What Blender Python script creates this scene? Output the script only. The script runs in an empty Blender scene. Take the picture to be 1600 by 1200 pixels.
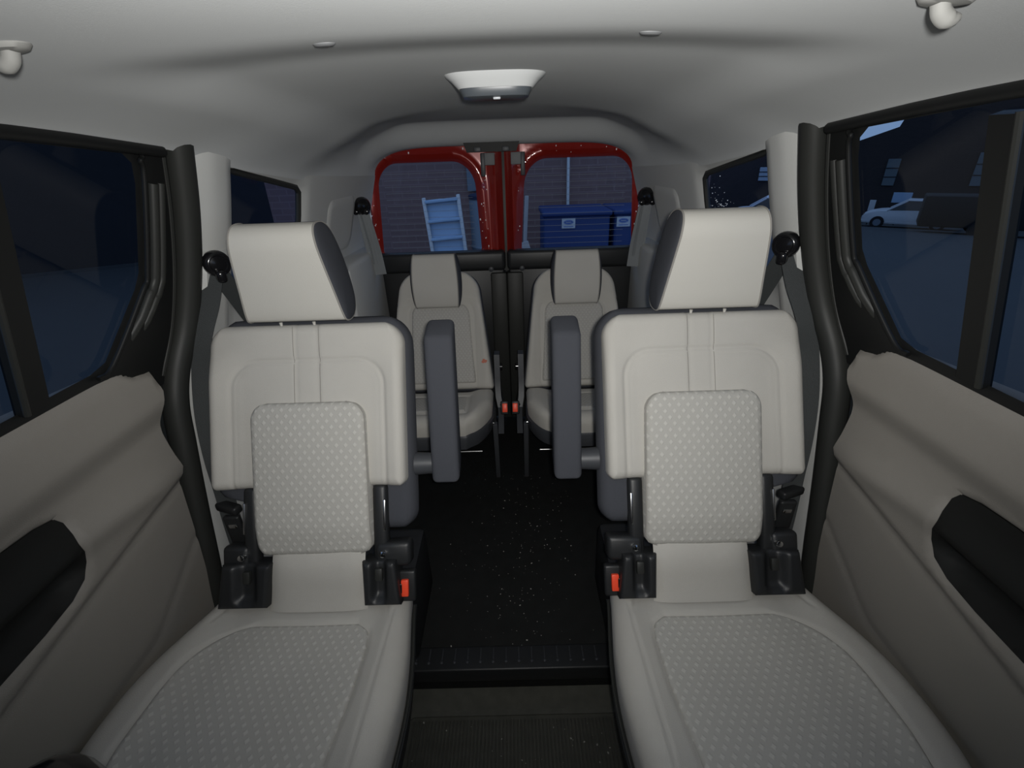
import bpy, bmesh, math, random
from math import sin, cos, pi, radians, sqrt, exp, atan2
from mathutils import Vector, Matrix
from mathutils.geometry import delaunay_2d_cdt

scene = bpy.context.scene
COL = scene.collection
random.seed(7)

# ------------------------------------------------------------------ camera
CAM = Vector((.03, 0, 1.36))
cam = bpy.data.objects.new('camera', bpy.data.cameras.new('camera'))
COL.objects.link(cam)
cam.data.sensor_width = 36
cam.data.lens = 36 * 720 / 1600
cam.data.clip_start = .02
CROT = Matrix.Rotation(radians(.6), 4, 'Z') @ Matrix.Rotation(pi / 2 - radians(26.6), 4, 'X') @ Matrix.Rotation(radians(-2), 4, 'Z')
cam.matrix_world = Matrix.Translation(CAM) @ CROT
scene.camera = cam

# ------------------------------------------------------------------ dusk sky
world = bpy.data.worlds.new('dusk_sky')
scene.world = world
world.use_nodes = True
bg = world.node_tree.nodes['Background']
bg.inputs['Color'].default_value = (.42, .66, 1.0, 1)
bg.inputs['Strength'].default_value = 1.0

# ------------------------------------------------------------------ the phone's flash, beside its lens
fl = bpy.data.lights.new('phone_flash', 'SPOT')
fl.energy = 47
fl.color = (1.0, .985, .955)
fl.spot_size = radians(138)
fl.spot_blend = 1.0
fl.shadow_soft_size = .012
flo = bpy.data.objects.new('phone_flash', fl)
COL.objects.link(flo)
flo.matrix_world = Matrix.Translation(CAM + Vector((.018, -.02, .02))) @ Matrix.Rotation(pi / 2 - radians(8), 4, 'X')

vs = scene.view_settings
vs.view_transform = 'Standard'
vs.look = 'None'
vs.exposure = 0
vs.gamma = 1
vs.use_curve_mapping = False

# ------------------------------------------------------------------ materials
MATS = {}


def mat(name, col, rough=.7, metal=0, spec=.4, bump=0, bscale=300, var=0, vscale=6, coat=0, extra=None):
    m = bpy.data.materials.new(name)
    m.use_nodes = True
    nt = m.node_tree
    b = nt.nodes['Principled BSDF']
    b.inputs['Base Color'].default_value = (*col, 1)
    b.inputs['Roughness'].default_value = rough
    b.inputs['Metallic'].default_value = metal
    b.inputs['Specular IOR Level'].default_value = spec
    b.inputs['Coat Weight'].default_value = coat
    b.inputs['Coat Roughness'].default_value = .06
    tc = nt.nodes.new('ShaderNodeTexCoord')
    if var:
        n = nt.nodes.new('ShaderNodeTexNoise')
        n.inputs['Scale'].default_value = vscale
        n.inputs['Detail'].default_value = 4
        nt.links.new(tc.outputs['Object'], n.inputs['Vector'])
        mx = nt.nodes.new('ShaderNodeMix')
        mx.data_type = 'RGBA'
        mx.inputs[6].default_value = (*[c * (1 - var) for c in col], 1)
        mx.inputs[7].default_value = (*[min(1, c * (1 + var)) for c in col], 1)
        nt.links.new(n.outputs['Fac'], mx.inputs[0])
        nt.links.new(mx.outputs[2], b.inputs['Base Color'])
    if bump:
        n2 = nt.nodes.new('ShaderNodeTexNoise')
        n2.inputs['Scale'].default_value = bscale
        n2.inputs['Detail'].default_value = 2
        nt.links.new(tc.outputs['Object'], n2.inputs['Vector'])
        bp = nt.nodes.new('ShaderNodeBump')
        bp.inputs['Strength'].default_value = bump
        bp.inputs['Distance'].default_value = .002
        nt.links.new(n2.outputs['Fac'], bp.inputs['Height'])
        nt.links.new(bp.outputs['Normal'], b.inputs['Normal'])
    MATS[name] = m
    return m


mat('headliner', (.555, .57, .57), .95, spec=.1, bump=.08, bscale=700, var=.04, vscale=3)
mat('trim_grey', (.49, .495, .48), .6, bump=.15, bscale=600)
mat('door_beige', (.235, .22, .197), .6, bump=.2, bscale=500, var=.05)
mat('fabric', (.435, .42, .385), .95, spec=.15, bump=.35, bscale=900, var=.05, vscale=9)
mat('leather', (.50, .485, .44), .5, spec=.35, bump=.15, bscale=500, var=.03)
mat('dark_fabric', (.052, .055, .064), .9, spec=.2, bump=.4, bscale=900)
mat('black_plastic', (.016, .017, .018), .42, spec=.4, bump=.15, bscale=700)
mat('grey_plastic', (.045, .048, .054), .45, bump=.1, bscale=700)
mat('pocket_black', (.009, .0095, .009), .6, spec=.2)
mat('gloss_black', (.008, .008, .009), .15, spec=.5)
mat('rubber', (.022, .023, .021), .5, spec=.35)
mat('frame_black', (.008, .0085, .0085), .5, spec=.2)
mat('webbing', (.028, .032, .033), .6, spec=.4, bump=.5, bscale=900)
mat('webbing_grey', (.20, .215, .225), .6, spec=.4, bump=.5, bscale=900)
mat('floor_black', (.007, .0075, .007), .75, spec=.3, bump=.5, bscale=250, var=.5, vscale=20)
mat('mat_rubber', (.065, .065, .054), .6, bump=.3, bscale=200, var=.4, vscale=30)
mat('clip_grey', (.16, .165, .17), .6)
mat('hook_grey', (.2, .2, .19), .7)
mat('steel', (.6, .6, .6), .25, metal=1)
mat('chrome', (.8, .8, .8), .12, metal=1)
mat('buckle_red', (.85, .075, .03), .4)
mat('red_paint', (.25, .014, .009), .3, metal=.1, coat=1.0, spec=.5)
mat('thread', (.10, .095, .085), .9)
mat('seam_grey', (.25, .24, .22), .9)
mat('red_mark', (.45, .16, .11), .9)
mat('lamp_lens', (.07, .08, .09), .35, spec=.4)
mat('grit', (.42, .41, .37), .8)
mat('droplet', (.9, .9, .9), .05, spec=.8)
mat('asphalt', (.042, .046, .05), .9, bump=.3, bscale=60, var=.15, vscale=.6)
mat('bin_blue', (.01, .03, .12), .6)
mat('bin_dark', (.01, .018, .05), .6)
mat('pale_blue', (.30, .42, .58), .5)
mat('white_paint', (.5, .52, .55), .4)
mat('white_card', (.45, .47, .5), .6)
mat('logo_blue', (.03, .09, .33), .5)
mat('tire', (.01, .01, .011), .8)
mat('wood_grey', (.30, .29, .29), .9, var=.2, vscale=8)
mat('dark_wall', (.018, .018, .022), .9, var=.2)
mat('roller_grey', (.16, .19, .23), .8)
mat('window_pane', (.10, .125, .14), .5)
mat('window_lit', (.34, .40, .46), .5)


def brick_material(name, c1, c2, mort):
    m = bpy.data.materials.new(name)
    m.use_nodes = True
    nt = m.node_tree
    b = nt.nodes['Principled BSDF']
    b.inputs['Roughness'].default_value = .95
    tc = nt.nodes.new('ShaderNodeTexCoord')
    mp = nt.nodes.new('ShaderNodeMapping')
    mp.inputs['Rotation'].default_value = (pi / 2, 0, 0)
    br = nt.nodes.new('ShaderNodeTexBrick')
    br.inputs['Color1'].default_value = (*c1, 1)
    br.inputs['Color2'].default_value = (*c2, 1)
    br.inputs['Mortar'].default_value = (*mort, 1)
    br.inputs['Scale'].default_value = 1
    br.inputs['Brick Width'].default_value = .22
    br.inputs['Row Height'].default_value = .075
    br.inputs['Mortar Size'].default_value = .008
    nt.links.new(tc.outputs['Object'], mp.inputs['Vector'])
    nt.links.new(mp.outputs['Vector'], br.inputs['Vector'])
    nt.links.new(br.outputs['Color'], b.inputs['Base Color'])
    MATS[name] = m


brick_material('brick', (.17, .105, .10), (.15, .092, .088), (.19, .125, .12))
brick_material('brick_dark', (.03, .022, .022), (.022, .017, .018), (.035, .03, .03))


def pattern_material(name, base, dot, px, py):
    """Woven fabric: staggered small lozenges, slightly raised and paler. UV is in metres."""
    m = bpy.data.materials.new(name)
    m.use_nodes = True
    nt = m.node_tree
    N = nt.nodes.new
    L = nt.links.new
    b = nt.nodes['Principled BSDF']
    b.inputs['Roughness'].default_value = .85
    b.inputs['Specular IOR Level'].default_value = .2
    uv = N('ShaderNodeUVMap')
    uv.uv_map = 'UVMap'
    sep = N('ShaderNodeSeparateXYZ')
    L(uv.outputs['UV'], sep.inputs[0])

    def mth(op, a, c=None):
        n = N('ShaderNodeMath')
        n.operation = op
        for i, q in enumerate((a, c)):
            if q is None:
                continue
            if isinstance(q, (int, float)):
                n.inputs[i].default_value = q
            else:
                L(q, n.inputs[i])
        return n.outputs[0]

    def lattice(ox, oy):
        ux = mth('FRACT', mth('ADD', mth('DIVIDE', sep.outputs[0], px), ox + 100))
        uy = mth('FRACT', mth('ADD', mth('DIVIDE', sep.outputs[1], py), oy + 100))
        ax = mth('ABSOLUTE', mth('SUBTRACT', ux, .5))
        ay = mth('ABSOLUTE', mth('SUBTRACT', uy, .5))
        d = mth('ADD', mth('MULTIPLY', ax, 1.0), mth('MULTIPLY', ay, 1.15))
        mr = N('ShaderNodeMapRange')
        mr.interpolation_type = 'SMOOTHSTEP'
        mr.inputs['From Min'].default_value = .32
        mr.inputs['From Max'].default_value = .14
        L(d, mr.inputs['Value'])
        return mr.outputs[0]
    f = mth('MAXIMUM', lattice(0, 0), lattice(.5, .5))
    mx = N('ShaderNodeMix')
    mx.data_type = 'RGBA'
    mx.inputs[6].default_value = (*base, 1)
    mx.inputs[7].default_value = (*dot, 1)
    L(f, mx.inputs[0])
    L(mx.outputs[2], b.inputs['Base Color'])
    bp = N('ShaderNodeBump')
    bp.inputs['Strength'].default_value = .5
    bp.inputs['Distance'].default_value = .0015
    L(f, bp.inputs['Height'])
    L(bp.outputs['Normal'], b.inputs['Normal'])
    MATS[name] = m


pattern_material('pattern', (.385, .375, .345), (.465, .455, .42), .0215, .029)
pattern_material('pattern_fine', (.37, .36, .335), (.43, .42, .39), .015, .02)


def glass_material(name, tint, gloss=.06):
    m = bpy.data.materials.new(name)
    m.use_nodes = True
    nt = m.node_tree
    nt.nodes.clear()
    out = nt.nodes.new('ShaderNodeOutputMaterial')
    t = nt.nodes.new('ShaderNodeBsdfTransparent')
    t.inputs[0].default_value = (*tint, 1)
    g = nt.nodes.new('ShaderNodeBsdfGlossy')
    g.inputs['Roughness'].default_value = .02
    lw = nt.nodes.new('ShaderNodeLayerWeight')
    lw.inputs['Blend'].default_value = .5
    pw = nt.nodes.new('ShaderNodeMath')
    pw.operation = 'POWER'
    pw.inputs[1].default_value = 5
    nt.links.new(lw.outputs['Facing'], pw.inputs[0])
    fr = nt.nodes.new('ShaderNodeMath')
    fr.operation = 'MULTIPLY_ADD'
    fr.inputs[1].default_value = .5
    fr.inputs[2].default_value = .012
    nt.links.new(pw.outputs[0], fr.inputs[0])
    mx = nt.nodes.new('ShaderNodeMixShader')
    nt.links.new(fr.outputs[0], mx.inputs[0])
    nt.links.new(t.outputs[0], mx.inputs[1])
    nt.links.new(g.outputs[0], mx.inputs[2])
    nt.links.new(mx.outputs[0], out.inputs[0])
    MATS[name] = m


glass_material('tinted_glass', (.34, .36, .42))
glass_material('rear_glass', (.58, .60, .68))
glass_material('quarter_glass', (.42, .44, .56))

# ------------------------------------------------------------------ mesh helpers


class MB:
    def __init__(s):
        s.v = []
        s.f = []
        s.uv = None

    def add(s, vs_, fs):
        o = len(s.v)
        s.v += [tuple(p) for p in vs_]
        s.f += [tuple(i + o for i in f) for f in fs]
        return s

    def xf(s, M):
        s.v = [tuple(M @ Vector(p)) for p in s.v]
        return s

    def build(s, name, material, parent=None, smooth=True, angle=40, recalc=True):
        me = bpy.data.meshes.new(name)
        me.from_pydata(s.v, [], s.f)
        if s.uv:
            lay = me.uv_layers.new(name='UVMap')
            for lp in me.loops:
                lay.data[lp.index].uv = s.uv[lp.vertex_index]
        if recalc:
            bm = bmesh.new()
            bm.from_mesh(me)
            bmesh.ops.recalc_face_normals(bm, faces=bm.faces)
            bm.to_mesh(me)
            bm.free()
        me.materials.append(MATS[material])
        if smooth:
            for p in me.polygons:
                p.use_smooth = True
            me.set_sharp_from_angle(angle=radians(angle))
        me.update()
        o = bpy.data.objects.new(name, me)
        COL.objects.link(o)
        if parent:
            o.parent = parent
        return o


def tag(o, label=None, cat=None, group=None, kind=None):
    for k, q in (('label', label), ('category', cat), ('group', group), ('kind', kind)):
        if q:
            o[k] = q
    return o


def empty(name, loc, label=None, cat=None, group=None, kind=None):
    o = bpy.data.objects.new(name, None)
    o.empty_display_size = .05
    COL.objects.link(o)
    o.location = loc
    return tag(o, label, cat, group, kind)


def rbox(sx, sy, sz, r=.01, seg=3, M=None):
    """box of full size sx,sy,sz centred on the origin with rounded edges"""
    bm = bmesh.new()
    bmesh.ops.create_cube(bm, size=1)
    for p in bm.verts:
        p.co = Vector((p.co.x * sx, p.co.y * sy, p.co.z * sz))
    r = min(r, .49 * min(sx, sy, sz))
    if r > 0:
        bmesh.ops.bevel(bm, geom=bm.edges[:], offset=r, segments=seg, profile=.5, affect='EDGES')
    if M is not None:
        bm.transform(M)
    bm.verts.index_update()
    out = ([tuple(p.co) for p in bm.verts], [tuple(q.index for q in f.verts) for f in bm.faces])
    bm.free()
    return out


def T(x, y, z):
    return Matrix.Translation((x, y, z))


def RX(a):
    return Matrix.Rotation(a, 4, 'X')


def RY(a):
    return Matrix.Rotation(a, 4, 'Y')


def RZ(a):
    return Matrix.Rotation(a, 4, 'Z')


def box(x0, x1, y0, y1, z0, z1, r=.01, seg=2):
    return rbox(x1 - x0, y1 - y0, z1 - z0, r, seg, T((x0 + x1) / 2, (y0 + y1) / 2, (z0 + z1) / 2))


def cyl(p0, p1, r0, r1=None, n=20, cap=True):
    r1 = r0 if r1 is None else r1
    p0, p1 = Vector(p0), Vector(p1)
    d = (p1 - p0).normalized()
    a = d.orthogonal().normalized()
    b = d.cross(a)
    v = []
    for p, r in ((p0, r0), (p1, r1)):
        v += [p + (a * cos(2 * pi * i / n) + b * sin(2 * pi * i / n)) * r for i in range(n)]
    f = [(i, (i + 1) % n, n + (i + 1) % n, n + i) for i in range(n)]
    if cap:
        f += [tuple(range(n - 1, -1, -1)), tuple(range(n, 2 * n))]
    return v, f


def lathe(prof, M, n=28):
    """prof: (radius, height) list, about local Z"""
    v = []
    for r, h in prof:
        v += [M @ Vector((r * cos(2 * pi * i / n), r * sin(2 * pi * i / n), h)) for i in range(n)]
    f = []
    for k in range(len(prof) - 1):
        f += [(k * n + i, k * n + (i + 1) % n, (k + 1) * n + (i + 1) % n, (k + 1) * n + i) for i in range(n)]
    f += [tuple(range(n - 1, -1, -1)), tuple((len(prof) - 1) * n + i for i in range(n))]
    return v, f


def catmull(pts, n=8, closed=False):
    P = [Vector(p) for p in pts]
    out = []
    m = len(P)
    rng = range(m) if closed else range(m - 1)
    for i in rng:
        p1, p2 = P[i], P[(i + 1) % m]
        p0 = P[i - 1] if (closed or i > 0) else p1 * 2 - p2
        p3 = P[(i + 2) % m] if (closed or i + 2 < m) else p2 * 2 - p1
        for k in range(n):
            t = k / n
            out.append(.5 * ((2 * p1) + (-p0 + p2) * t + (2 * p0 - 5 * p1 + 4 * p2 - p3) * t * t + (-p0 + 3 * p1 - 3 * p2 + p3) * t ** 3))
    if not closed:
        out.append(P[-1])
    return out


def tube(pts, r, n=10, squash=1.0, closed=False):
    P = [Vector(p) for p in pts]
    m = len(P)
    v = []
    up = None
    for i in range(m):
        if closed:
            d = (P[(i + 1) % m] - P[i - 1]).normalized()
        else:
            d = (P[min(i + 1, m - 1)] - P[max(i - 1, 0)]).normalized()
        if up is None:
            up = d.orthogonal().normalized()
        a = (up - d * up.dot(d)).normalized()
        up = a
        b = d.cross(a)
        rr = r[i] if isinstance(r, (list, tuple)) else r
        v += [P[i] + a * cos(2 * pi * k / n) * rr + b * sin(2 * pi * k / n) * rr * squash for k in range(n)]
    f = []
    for i in range(m if closed else m - 1):
        j = (i + 1) % m
        f += [(i * n + k, i * n + (k + 1) % n, j * n + (k + 1) % n, j * n + k) for k in range(n)]
    if not closed:
        f += [tuple(range(n - 1, -1, -1)), tuple((m - 1) * n + k for k in range(n))]
    return v, f


def ribbon(pts, wdirs, width, th=.0025):
    """flat strap along pts; wdirs gives the across direction at each point"""
    v = []
    m = len(pts)
    for i in range(m):
        p = Vector(pts[i])
        d = (Vector(pts[min(i + 1, m - 1)]) - Vector(pts[max(i - 1, 0)])).normalized()
        a = Vector(wdirs[i]).normalized()
        a = (a - d * a.dot(d)).normalized()
        nrm = d.cross(a)
        w = width[i] if isinstance(width, (list, tuple)) else width
        for sx, sy in ((-1, -1), (1, -1), (1, 1), (-1, 1)):
            v.append(p + a * sx * w / 2 + nrm * sy * th / 2)
    f = []
    for i in range(m - 1):
        f += [(i * 4 + k, i * 4 + (k + 1) % 4, i * 4 + 4 + (k + 1) % 4, i * 4 + 4 + k) for k in range(4)]
    f += [(3, 2, 1, 0), tuple((m - 1) * 4 + k for k in range(4))]
    return v, f


def sstep(a, b, x):
    t = max(0, min(1, (x - a) / (b - a)))
    return t * t * (3 - 2 * t)


def lerp_table(tab, x):
    if x <= tab[0][0]:
        return tab[0][1]
    for (x0, y0), (x1, y1) in zip(tab, tab[1:]):
        if x <= x1:
            t = (x - x0) / (x1 - x0)
            return y0 + (y1 - y0) * t
    return tab[-1][1]


def smooth_table(tab, x, w):
    return sum(lerp_table(tab, x + w * k / 2) for k in (-2, -1, 0, 1, 2)) / 5


def sd_rr(u, v, hw, hh, r):
    qx, qy = abs(u) - hw + r, abs(v) - hh + r
    return sqrt(max(qx, 0) ** 2 + max(qy, 0) ** 2) + min(max(qx, qy), 0) - r


def rr_poly(x0, x1, z0, z1, r, n=8):
    """rounded rectangle outline; r = (bl, br, tr, tl) or one number"""
    if isinstance(r, (int, float)):
        r = (r, r, r, r)
    out = []
    for (cx, cz, rr, a0) in ((x0 + r[0], z0 + r[0], r[0], pi), (x1 - r[1], z0 + r[1], r[1], 1.5 * pi), (x1 - r[2], z1 - r[2], r[2], 0), (x0 + r[3], z1 - r[3], r[3], .5 * pi)):
        if rr <= 0:
            out.append((cx, cz))
        else:
            out += [(cx + rr * cos(a0 + k * pi / 2 / n), cz + rr * sin(a0 + k * pi / 2 / n)) for k in range(n + 1)]
    return out


def ext_rr(v0, v1, uw0, uw1, rt, rb):
    """extent functions (left,right) of an upright rounded outline. uw = (ul, ur) at bottom and top"""
    def fn(v):
        t = (v - v0) / (v1 - v0)
        ul = uw0[0] + (uw1[0] - uw0[0]) * t
        ur = uw0[1] + (uw1[1] - uw0[1]) * t
        c = 0
        if rt and v > v1 - rt:
            q = (v - (v1 - rt)) / rt
            c = rt * (1 - sqrt(max(0, 1 - q * q)))
        if rb and v < v0 + rb:
            q = ((v0 + rb) - v) / rb
            c = rb * (1 - sqrt(max(0, 1 - q * q)))
        return ul + c, ur - c
    return fn


def pad(ext, v0, v1, nu, nv, h, back, F, uvs=False, inset=0.0):
    """upholstered pad: grid over an outline with a height field, closed by walls to 'back'"""
    m = MB()
    uvl = []
    idx = []
    for j in range(nv + 1):
        t = j / nv
        v = v0 + (v1 - v0) * (.5 * t + .5 * (.5 - .5 * cos(pi * t)))
        ul, ur = ext(v)
        row = []
        for i in range(nu + 1):
            s = i / nu
            s = .5 * s + .5 * (.5 - .5 * cos(pi * s))
            u = ul + (ur - ul) * s
            d = min(u - ul, ur - u, (v - v0), (v1 - v))
            row.append(len(m.v))
            m.v.append(tuple(F(u, v, h(u, v, d))))
            uvl.append((u, v))
        idx.append(row)
    for j in range(nv):
        for i in range(nu):
            m.f.append((idx[j][i], idx[j][i + 1], idx[j + 1][i + 1], idx[j + 1][i]))
    ring = idx[0][:] + [idx[j][nu] for j in range(1, nv)] + idx[nv][::-1] + [idx[j][0] for j in range(nv - 1, 0, -1)]
    cu = sum(uvl[i][0] for i in ring) / len(ring)
    cv = sum(uvl[i][1] for i in ring) / len(ring)
    o = len(m.v)
    for i in ring:
        u, v = uvl[i]
        u2 = u + (cu - u) * inset
        v2 = v + (cv - v) * inset
        m.v.append(tuple(F(u2, v2, back)))
        uvl.append((u2, v2))
    n = len(ring)
    for k in range(n):
        m.f.append((ring[k], o + k, o + (k + 1) % n, ring[(k + 1) % n]))
    c = len(m.v)
    m.v.append(tuple(F(cu, cv, back)))
    uvl.append((cu, cv))
    for k in range(n):
        m.f.append((o + k, c, o + (k + 1) % n))
    if uvs:
        m.uv = uvl
    return m


def rnd(d, r):
    """drop of a quarter-round edge at distance d from the border"""
    if d >= r:
        return 0
    q = r - max(d, 0)
    return r - sqrt(max(0, r * r - q * q))


def frame(O, ang, m=1):
    """backrest plane: origin, leaning back by ang; u across (mirrored by m), v up, w out of the face"""
    V = Vector((0, sin(ang), cos(ang)))
    W = Vector((0, -cos(ang), sin(ang)))
    O = Vector(O)

    def F(u, v, w):
        return O + Vector((m * u, 0, 0)) + V * v + W * w
    return F


def inside(p, poly):
    x, y = p
    c = False
    j = len(poly) - 1
    for i in range(len(poly)):
        xi, yi = poly[i]
        xj, yj = poly[j]
        if (yi > y) != (yj > y) and x < (xj - xi) * (y - yi) / (yj - yi) + xi:
            c = not c
        j = i
    return c


def seg_dist(p, poly):
    best = 1e9
    px, py = p
    for i in range(len(poly)):
        x0, y0 = poly[i - 1]
        x1, y1 = poly[i]
        dx, dy = x1 - x0, y1 - y0
        L2 = dx * dx + dy * dy
        t = 0 if L2 == 0 else max(0, min(1, ((px - x0) * dx + (py - y0) * dy) / L2))
        q = (px - x0 - t * dx) ** 2 + (py - y0 - t * dy) ** 2
        if q < best:
            best = q
    return sqrt(best)


def densify(poly, step):
    out = []
    for i in range(len(poly)):
        a, b = Vector(poly[i]), Vector(poly[(i + 1) % len(poly)])
        n = max(1, int((b - a).length / step))
        out += [tuple(a + (b - a) * k / n) for k in range(n)]
    return out


def sheet(outer, holes, step, mapf, offs=(), thick=None):
    """flat outline with holes, filled with a fine triangulation and mapped into space.
    mapf(a, b, d_outer, d_hole) -> xyz.  thick(p)->xyz offset closes it into a solid."""
    outer0, holes0 = outer, holes
    outer = densify(outer, step)
    holes = [densify(h, step) for h in holes]
    pts = []
    edges = []
    for poly in [outer] + holes:
        o = len(pts)
        pts += [Vector(p) for p in poly]
        edges += [(o + i, o + (i + 1) % len(poly)) for i in range(len(poly))]
    nb = len(pts)
    xs = [p[0] for p in outer]
    ys = [p[1] for p in outer]
    x = min(xs) + step / 2
    while x < max(xs):
        y = min(ys) + step / 2
        while y < max(ys):
            q = (x, y)
            if inside(q, outer0) and not any(inside(q, h) for h in holes0):
                if min([seg_dist(q, outer0)] + [seg_dist(q, h) for h in holes0]) > step * .45:
                    pts.append(Vector(q))
            y += step
        x += step
    r = delaunay_2d_cdt(pts, edges, [], 0, 1e-6)
    vs2, fs2 = r[0], r[2]
    m = MB()
    for p in vs2:
        q = (p.x, p.y)
        m.v.append(tuple(mapf(q[0], q[1], seg_dist(q, outer0), min([seg_dist(q, h) for h in holes0]) if holes else 9)))
    for f in fs2:
        c = (sum(vs2[i].x for i in f) / len(f), sum(vs2[i].y for i in f) / len(f))
        if inside(c, outer0) and not any(inside(c, h) for h in holes0):
            m.f.append(tuple(f))
    if thick is not None:
        n = len(m.v)
        off = Vector(thick)
        from collections import Counter
        cnt = Counter()
        for f in m.f:
            for i in range(len(f)):
                a, b = f[i], f[(i + 1) % len(f)]
                cnt[(a, b)] += 1
        bnd = [(a, b) for (a, b) in cnt if (b, a) not in cnt]
        m.v += [tuple(Vector(p) + off) for p in m.v]
        m.f += [tuple(i + n for i in reversed(f)) for f in m.f]
        m.f += [(b, a, a + n, b + n) for a, b in bnd]
    return m


# ------------------------------------------------------------------ body section of the van
FX = [(-.2, .80), (.3, .815), (.6, .815), (.9, .80), (1.0, .77), (1.16, .722), (1.38, .655), (1.5, .62)]


def fX(z):
    return smooth_table(FX, z, .05)


ZE = [(-.8, 1.40), (.5, 1.42), (.72, 1.412), (1.08, 1.383), (1.24, 1.346), (1.6, 1.303), (2.3, 1.275)]


def z_edge(y):
    return smooth_table(ZE, y, .08)


def wallX(y, z):
    return fX(z) - .015 - .075 * max(0, y - 1.07)


# ------------------------------------------------------------------ floor
STEP_Y = .84
floor = empty('floor', (0, 0, 0), 'black rubber van floor with a step between the seats', 'floor', kind='structure')
m = MB()
m.add(*box(-.84, .84, STEP_Y, 2.34, -.14, 0, .012, 3))
m.build('rear_floor', 'floor_black', floor)
m = MB()
m.add(*box(-.84, .84, -.65, STEP_Y + .05, -.16, -.09, .004, 1))
m.build('footwell_floor', 'mat_rubber', floor)
m = MB()
m.add(*box(-.34, .34, STEP_Y - .006, STEP_Y + .07, -.05, .006, .006, 3))
edge = m.build('step_edge', 'black_plastic', floor)
studme = None
for i in range(15):
    x = -.295 + i * .0385
    mm = MB()
    mm.add(*lathe([(.0045, 0), (.004, .003), (.0015, .0042)], T(0, 0, 0), 10))
    if studme is None:
        st = mm.build('stud', 'grey_plastic', edge)
        studme = st.data
    else:
        st = bpy.data.objects.new('stud', studme)
        COL.objects.link(st)
        st.parent = edge
    st.location = (x, STEP_Y + .018, .006)
for i in range(15):
    mm = MB()
    x = -.295 + i * .0385
    mm.add(*box(x - .0015, x + .0015, STEP_Y + .026, STEP_Y + .062, .004, .0075, .001, 1))
    mm.build('rib', 'grey_plastic', edge)

# ribbed rubber mat in the footwell
fm = empty('floor_mat', (-.02, .5, -.09), 'ribbed dark rubber mat on the footwell floor below the step', 'floor mat')
m = MB()
m.add(*rbox(.64, .54, .008, .004, 2, T(.02, -.0, .005)))
m.build('mat_base', 'mat_rubber', fm)
m = MB()
fr0 = rr_poly(-.30, .34, -.27, .27, .03)
fr1 = rr_poly(-.285, .325, -.255, .255, .02)
s_ = sheet(fr0, [fr1], .03, lambda a, b, do, dh: (a, b, .0135), thick=(0, 0, -.008))
s_.build('raised_border', 'mat_rubber', fm)
ribm = None
for i in range(58):
    if ribm is None:
        mm = MB()
        mm.add(*rbox(.0042, .49, .005, .0015, 1))
        o = mm.build('mat_rib', 'mat_rubber', fm)
        ribm = o.data
    else:
        o = bpy.data.objects.new('mat_rib', ribm)
        COL.objects.link(o)
        o.parent = fm
    o.location = (-.268 + i * .0101, 0, .0105)

# grit
m = MB()
for i in range(300):
    lower = i > 250
    if lower:
        x = random.uniform(-.28, .27)
        y = random.uniform(.55, .75)
        z = -.0765
    else:
        x = random.gauss(.02, .13)
        y = random.uniform(.9, 1.75)
        z = .001
        if abs(x) > .28:
            continue
    s0 = random.choice([.0006, .0008, .001, .0012, .0016, .0022])
    bm = bmesh.new()
    bmesh.ops.create_icosphere(bm, subdivisions=1, radius=s0)
    bm.transform(T(x, y, z) @ RZ(random.random() * 6) @ Matrix.Diagonal((1, random.uniform(.5, 1.8), .5, 1)))
    bm.verts.index_update()
    m.add([p.co for p in bm.verts], [[q.index for q in f.verts] for f in bm.faces])
    bm.free()
tag(m.build('floor_grit', 'grit'), 'pale specks of grit scattered over the black floor', 'grit', kind='stuff')

# ------------------------------------------------------------------ ceiling
def ceil_z(x, y):
    ze = z_edge(y)
    xe = wallX(max(y, 1.07), ze) + .004
    t = min(1, abs(x) / xe)
    k = sstep(1.5, 2.1, y)
    prof = (1 - t ** (2.4 + 4 * k)) ** (.8 - .3 * k) if t < 1 else 0
    zb = 1.475 - .012 * sstep(.9, 2.0, y) - .068 * sstep(2.03, 2.24, y)
    z = ze + (zb - ze) * prof
    # deep recess behind the front roof bow, closed by the rear header
    rx = sstep(.50, .36, abs(x))
    ry = sstep(.58, .80, y) * sstep(2.2, 2.03, y)
    z += .016 * rx * ry
    return z


m = MB()
ny, nx = 150, 70
ys = [-.65 + (2.29 + .65) * j / ny for j in range(ny + 1)]
for y in ys:
    xe = wallX(max(y, 1.07), z_edge(y)) + .004
    for i in range(nx + 1):
        t = -1 + 2 * i / nx
        t = math.copysign(abs(sin(t * pi / 2)) * .6 + abs(t) * .4, t)
        m.v.append((t * xe, y, ceil_z(t * xe, y)))
for j in range(ny):
    for i in range(nx):
        a = j * (nx + 1) + i
        m.f.append((a, a + 1, a + nx + 2, a + nx + 1))
# upper skin so that the roof is closed
n0 = len(m.v)
m.v += [(x, y, z + .03) for x, y, z in m.v]
m.f += [tuple(i + n0 for i in f) for f in list(m.f)]
ceiling = m.build('ceiling', 'headliner', recalc=False, angle=60)
tag(ceiling, 'light grey fabric headliner with a deep recess', 'ceiling', kind='structure')

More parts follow.
